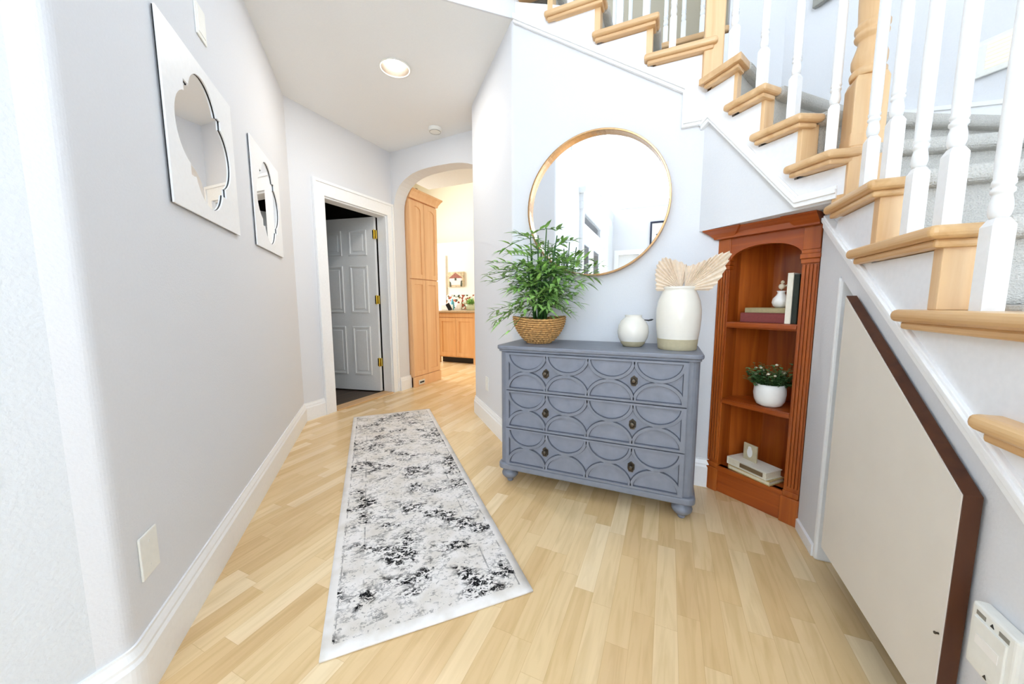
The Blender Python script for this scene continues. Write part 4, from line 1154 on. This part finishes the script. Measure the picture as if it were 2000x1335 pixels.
# pots and small things on the worktop
t = thing('kitchen_plant', 'green leafy plant in a pale green pot on the kitchen worktop', 'plant', (-3.14, 5.35, .886))
MB().lathe([(.07, 0), (.085, .02), (.095, .10), (.09, .105), (.08, .09), (0, .09)], 28, cap=False).build('pot', plain('pale_green_glaze', (214, 224, 190), .3), t)
g = MB(); rnd = random.Random(5)
for k in range(120):
    a = rnd.uniform(0, 2*PI); el = rnd.uniform(.1, 1.4); d = Vector((math.cos(a)*math.cos(el), math.sin(a)*math.cos(el), math.sin(el)))
    leaf_quad(g, Vector((.03*d.x, .03*d.y, .09)) + d*rnd.uniform(.0, .07), d, rnd.uniform(.06, .11), .03)
g.build('foliage', 'leaf', t)
t = thing('tissue_box', 'white box at the left end of the kitchen worktop', 'box', (-3.52, 5.2, .886))
MB().box(-.10, .08, -.06, .06, 0, .10).build('box_body', 'white_ceramic', t, .01)
t = thing('white_canister', 'white canister in the middle of the kitchen worktop', 'canister', (-3.33, 5.25, .886))
MB().lathe([(.05, 0), (.055, .005), (.06, .11), (.05, .118), (0, .12)], 24, cap=False).build('canister_body', 'white_ceramic', t)
t = thing('tablet_stand', 'black tilted tablet beside the white canister on the kitchen worktop', 'tablet', (-3.40, 5.12, .886), .2)
MB().box(-.035, .035, -.008, .008, 0, .13, Matrix.Rotation(-.5, 4, 'Y')).build('tablet_body', 'black', t, .003)
t = thing('dish_soap_bottle', 'teal bottle against the kitchen splashback', 'bottle', (-3.60, 5.48, .886))
MB().lathe([(.03, 0), (.034, .01), (.034, .13), (.015, .17), (.012, .20), (0, .2)], 18, cap=False).build('bottle_body', 'teal', t)
# white door frame on kitchen back wall
g = MB().holed(rect(-4.35, -3.80, .001, 1.88), rect(-4.25, -3.90, .10, 1.78), lambda a, b, d: Vector((a, 5.6-d, b)), 0, .03)
g.box(-4.25, -3.90, 5.585, 5.599, .1, 1.78)
o = g.build('door_2', 'trim', None, .003); struct(o, 'white door in the kitchen wall behind the pantry', 'door')
# unseen kitchen windows, added to let the kitchen fill light in
g = MB().holed(rect(3.97, 5.53, .87, 2.63), rect(4.07, 5.43, .97, 2.53), lambda a, b, d: Vector((-4.9+d, a, b)), 0, .03)
struct(g.build('window_added_1', 'trim'), 'added kitchen window frame hidden behind the pantry', 'window')
g = MB().holed(rect(-3.53, -1.87, 3.97, 5.43), rect(-3.43, -1.97, 4.07, 5.33), lambda a, b, d: Vector((a, b, 3.5-d)), 0, .02)
struct(g.build('window_added_2', 'trim'), 'added kitchen roof window frame out of view', 'window')

# ------------------------------------------------------------------ foyer behind the camera (in the round mirror), with added windows
# front door unit in the entry wall: pilasters, entablature, transom, glazed door
fd = thing('door_3', 'white glazed front door with transom, seen in the round mirror', 'door', (X0, -1.9, 0)); fd['kind'] = 'structure'
ff = lambda a, b, d: Vector((d, a, b))
for s0 in (-1.1, 1.0):
    MB().box(-.06, .05, s0, s0+.10, 0, 2.40).box(-.06, .065, s0-.015, s0+.115, 2.30, 2.40).build('door_pilaster', 'trim', fd, .004)
MB().box(-.06, .06, -1.12, 1.12, 2.40, 2.50).box(-.06, .10, -1.16, 1.16, 2.50, 2.58).build('entablature', 'trim', fd, .006)
MB().box(-.06, .03, -1.0, 1.0, 2.06, 2.14).build('transom_bar', 'trim', fd, .004)
MB().box(-.045, -.035, -1.0, 1.0, 2.14, 2.40).build('transom_glass', 'glass', fd)
MB().holed(rect(-1.0, 1.0, 0, 2.06), rect(-.85, .85, .20, 1.92), ff, -.06, -.02).box(-.06, -.02, -.05, .05, .2, 1.92).build('door_frame', 'trim', fd, .004)
MB().box(-.045, -.035, -.85, .85, .20, 1.92).build('door_glass', 'glass', fd)
# lower back window, invented to brighten the lower walls
g = MB().holed(rect(.20, 1.50, .65, 2.75), rect(.3, 1.4, .75, 2.65), lambda a, b, d: Vector((a, -4.0+d, b)), -.06, .025)
g.box(.83, .87, -4.05, -4.0, .75, 2.65)
o = g.build('window_added_6', 'trim', None, .004); struct(o, 'added lower white framed foyer window behind the camera, out of view', 'window')
MB().box(.3, 1.4, -4.045, -4.035, .75, 2.65).build('pane', 'glass', o)
# tall back window
g = MB().holed(rect(-1.08, 1.18, 3.02, 5.03), rect(-.96, 1.06, 3.14, 4.91), lambda a, b, d: Vector((a, -4.0+d, b)), -.06, .025)
g.box(.03, .08, -4.05, -4.0, 3.14, 4.91)
o = g.build('window_3', 'trim', None, .004); struct(o, 'tall white framed foyer window seen in the round mirror', 'window')
MB().box(-.96, 1.06, -4.045, -4.035, 3.14, 4.91).build('pane', 'glass', o)
g = MB().holed(rect(-2.72, -.28, 2.88, 4.87), rect(-2.60, -.40, 3.0, 4.75), lambda a, b, d: Vector((X0+d, a, b)), -.06, .02)  # invented high window, added to light the stairs from the left
o = g.build('window_added_4', 'trim', None, .004); struct(o, 'added high window in the entry wall above the front door', 'window')
MB().box(-1.225, -1.215, -2.60, -.40, 3.0, 4.75).build('pane', 'glass', o)
g = MB().holed(rect(-2.32, .52, 2.88, 4.92), rect(-2.2, .4, 3.0, 4.8), lambda a, b, d: Vector((1.55 - d, a, b)), -.06, .02)  # invented stairwell window, added to brighten the walls opposite
o = g.build('window_added_5', 'trim', None, .004); struct(o, 'added high window in the stairwell wall above the lower flight, out of view', 'window')
MB().box(1.585, 1.595, -2.2, .4, 3.0, 4.8).build('pane', 'glass', o)
g = MB().holed(rect(-1.14, -.52, .001, 2.15), rect(-1.05, -.62, .0011, 2.05), lambda a, b, d: Vector((a, -4.0+d, b)), 0, .02)
struct(g.build('trim_back_doorway', 'trim'), 'white casing around a doorway behind the camera', 'trim')
g = MB().box(-1.05, -.62, -4.09, -4.06, 0, 2.05)
struct(g.build('door_4', 'door'), 'white closed door behind the camera', 'door')
t = thing('framed_print', 'dark navy framed print seen at the right edge of the round mirror', 'picture', (-.20, -4.0, 2.43))
MB().holed(rect(-.22, .22, -.27, .27), rect(-.185, .185, -.235, .235), lambda a, b, d: Vector((a, d, b)), 0, .03).build('frame', 'navy', t, .003)
MB().box(-.19, .19, .002, .012, -.24, .24).build('print', 'plastic', t)
MB().box(-.10, .05, .012, .014, -.012, .012).box(-.035, -.01, .012, .014, -.06, .06).build('printed_motif', 'navy', t)

# ------------------------------------------------------------------ stairwell wall fittings
WP = plane(1.24, 2.36, -45.6)
t = thing('wall_vent_light', 'white square plate with warm lit louvres on the stairwell wall', 'wall light', (1.262, 2.332, 2.06), math.radians(-45.6))
lf_ = lambda a, b, d: Vector((a, -d, b))
MB().prism(rect(-.075, .19, -.075, .075), lf_, .0, .012).build('cover_plate', 'plastic', t, .003)
for k in range(7):
    z = -.05+.016*k
    MB().prism(rect(-.045, .15, z, z+.010), lf_, .0115, .0145).build('louvre', 'glow', t)
t = thing('framed_picture', 'pewter framed picture high on the stairwell wall behind the balusters', 'picture', (.735, 2.871, 2.77), math.radians(-45.6))
MB().holed(rect(0, .45, -.02, .48), rect(.025, .425, .005, .455), lf_, .002, .03).build('frame', 'grey_frame', t, .003)
MB().prism(rect(.02, .43, 0, .46), lf_, .003, .014).build('print', 'paper', t)
